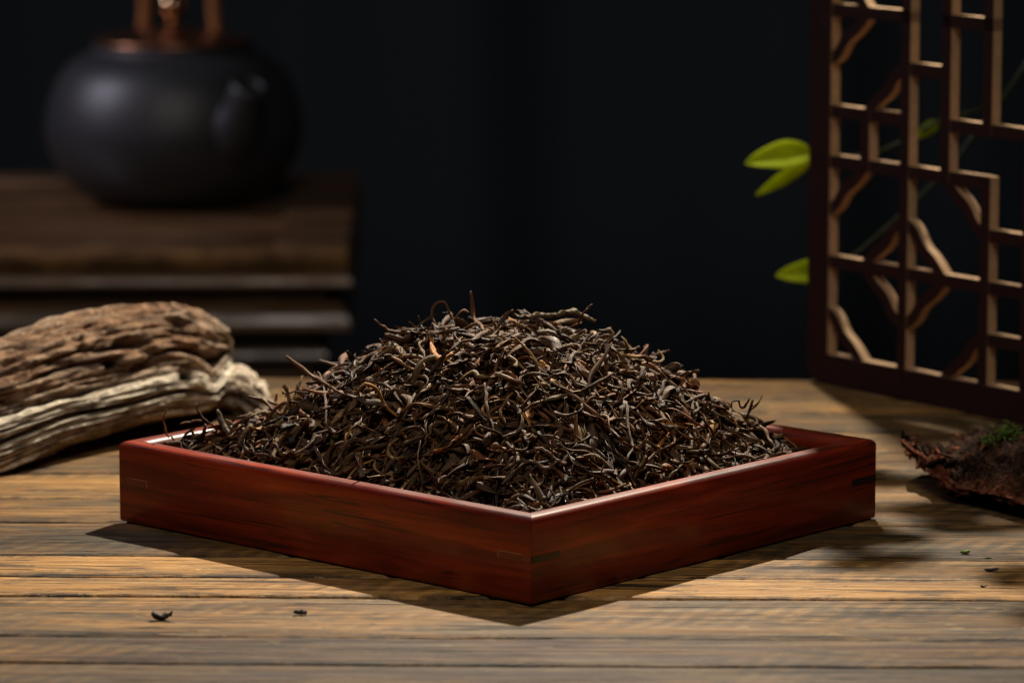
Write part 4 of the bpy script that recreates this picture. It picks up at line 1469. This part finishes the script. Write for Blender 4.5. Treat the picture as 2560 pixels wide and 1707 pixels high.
moulding('bead_moulding', cove(-.0955, -.0830, .004, 48, 8), 0)
stand_box('frieze', -.022, .022, -.1138, -.0957, .001)
moulding('bowed_moulding', cove(-.1375, -.1140, .002, 46, 6), 0)
stand_box('lower_frieze', -.030, .030, -.1580, -.1377, .001)
moulding('base_bead', cove(-.1688, -.1582, -.020, 45, 8), 0)
stand_box('cabinet_body', -.034, .034, -.74, -.169, .002)
stand_box('plinth', -.010, .010, -.755, -.7402, .002)

# ------------------------------------------------------------------ kettle
KC = np.array([-0.3475, 4.125])
KZ = ZT - .0065
kettle = empty('iron_kettle', (KC[0], KC[1], KZ + .0004), label='black cast iron kettle with copper lid and upright brown handle', cat='kettle')
# profile: (radius, z above the base)
kr, kh = .1255, .1500
kp = [(0.0, 0.0), (.52 * kr, 0.0), (.57 * kr, .003)] + [(kr * a_, kh * b_) for a_, b_ in ((.68, .05), (.80, .12), (.905, .23), (.975, .36), (1.0, .48), (.985, .60), (.945, .72), (.875, .84), (.78, .925), (.70, .965), (.645, .985))] + [(.079, .1500), (.0785, .1535), (.076, .1550), (.060, .1555)]
kp2 = smooth_path(np.array([(a, b, 0) for a, b in kp]), 60)[:, :2]
kp2[:, 0] = np.maximum(kp2[:, 0], 0)
V, F = lathe(kp2, 72)
link('body', np_mesh('body', V, F, M['iron']), kettle)
LZ = -.0165
lid = [(0.0, .1885), (.012, .188), (.03, .186), (.052, .1815), (.066, .1775), (.0755, .1765), (.078, .1745), (.078, .1722), (.06, .1721)]
V, F = lathe(smooth_path(np.array([(a, b + LZ, 0) for a, b in lid]), 36)[:, :2], 56)
lo = link('lid', np_mesh('lid', V, F, M['copper']), kettle)
kb = [(0.0, .2225)] + [(.0135 * math.sin(math.radians(a)), .209 + .0135 * math.cos(math.radians(a))) for a in range(12, 150, 12)] + [(.005, .195), (.006, .187)]
V, F = lathe([(a, b + LZ) for a, b in kb], 32)
link('knob', np_mesh('knob', V, F, M['brass']), lo)
# handle: two uprights and an arched grip (the grip is above the picture)
hx0, hx1 = -.029, .040
hp = [(hx0 - .003, 0, .168), (hx0, 0, .20), (hx0, 0, .25), (hx0 + .004, 0, .278), (hx0 + .016, 0, .293), ((hx0 + hx1) / 2, 0, .298), (hx1 - .016, 0, .293), (hx1 - .004, 0, .278), (hx1, 0, .25), (hx1, 0, .20), (hx1 + .003, 0, .168)]
hp = [(x, .012 - x * .35, z - .012) for x, y, z in hp]
V, F = tube(smooth_path(np.array(hp), 70), .0060, 10)
link('handle', np_mesh('handle', V, F, M['handle']), kettle)
# spout towards the front right
sa = math.radians(-56)
dv = np.array([math.cos(sa), math.sin(sa), 0])
sp = [dv * .085 + [0, 0, .066], dv * .112 + [0, 0, .080], dv * .130 + [0, 0, .098], dv * .139 + [0, 0, .114], dv * .145 + [0, 0, .127]]
SPp = smooth_path(np.array(sp), 24)
SR = np.interp(np.linspace(0, 1, 24), [0, .3, .7, 1], [.036, .030, .019, .0165])
T, A, B = frames(SPp)
k = 24
th = np.linspace(0, 2 * np.pi, k, endpoint=False)
ring = lambda Pc, r: Pc[None] * 1 + 0
V = (SPp[:, None] + SR[:, None, None] * (A[:, None] * np.cos(th)[None, :, None] + B[:, None] * np.sin(th)[None, :, None])).reshape(-1, 3)
inn = SPp[::-1][:14]
rin = (SR[::-1][:14] - .0035)
Ti, Ai, Bi = A[::-1][:14], A[::-1][:14], B[::-1][:14]
V2 = (inn[:, None] + rin[:, None, None] * (Ai[:, None] * np.cos(th)[None, :, None] + Bi[:, None] * np.sin(th)[None, :, None])).reshape(-1, 3)
V = np.vstack([V, V2])
nr = 24 + 14
i, j = np.meshgrid(np.arange(nr - 1), np.arange(k), indexing='ij')
jn = (j + 1) % k
F = np.stack([i * k + j, i * k + jn, (i + 1) * k + jn, (i + 1) * k + j], -1).reshape(-1, 4)
link('spout', np_mesh('spout', V, F, M['iron']), kettle)
kettle.scale = (1.055, 1.055, 1.055)

# ------------------------------------------------------------------ crumbs on the planks
def crumb(name, px, rad, mat, label, cat, bend=1.0, seed=0.0, ln=1.0):
    c = on_z(px[0], px[1], 0.0)
    s = np.linspace(-1, 1, 12)
    P = np.stack([c[0] + s * rad * ln, c[1] + s * 0, .0006 + rad * .30 + bend * rad * .35 * s * s], -1)
    P = P + .06 * rad * np.stack([vnoise(np.stack([s * 4, s * 0 + seed + q, s * 0], -1)) for q in (0, 5, 9)], -1)
    R = rad * .30 * (1 - .75 * s**4) * (1 + .3 * vnoise(np.stack([s * 3, s * 0 + seed, s * 0], -1)))
    V, F = tube(P, R, 8)
    V = V + .22 * rad * np.stack([vnoise(V * 700 + q) for q in (0, 40, 80)], -1)
    V[:, 2] -= V[:, 2].min() + .0007
    props(link(name, np_mesh(name, V, F, M[mat])), label, cat)


crumb('leaf_crumb', (405, 1546), .0052, 'crumb', 'dark curved leaf crumb on the front planks left of the tray', 'crumb', 1.2, 1.0)
crumb('leaf_crumb', (752, 1532), .0036, 'crumb', 'small dark green crumb on the planks left of the front corner', 'crumb', .6, 2.0)
crumb('wood_chip', (462, 1440), .0013, 'pale', 'tiny pale chip lying on a plank joint at the left', 'chip', .3, 3.0)
crumb('wood_chip', (658, 1490), .0011, 'pale', 'tiny pale chip lying below the tray shadow at the left', 'chip', .3, 4.0)
crumb('leaf_crumb', (2458, 1464), .0017, 'crumb', 'small black crumb on the planks at the right', 'crumb', .2, 5.0)
crumb('moss_crumb', (2412, 1381), .0026, 'moss', 'little green moss crumb on the planks below the bark', 'moss', .4, 6.0)
crumb('moss_crumb', (2470, 1394), .0019, 'moss', 'second smaller moss crumb just right of the other one', 'moss', .4, 7.0)
crumb('twig_crumb', (2478, 1425), .0030, 'crumb', 'thin dark twig crumb on the planks at the right', 'crumb', .1, 8.0, 1.3)
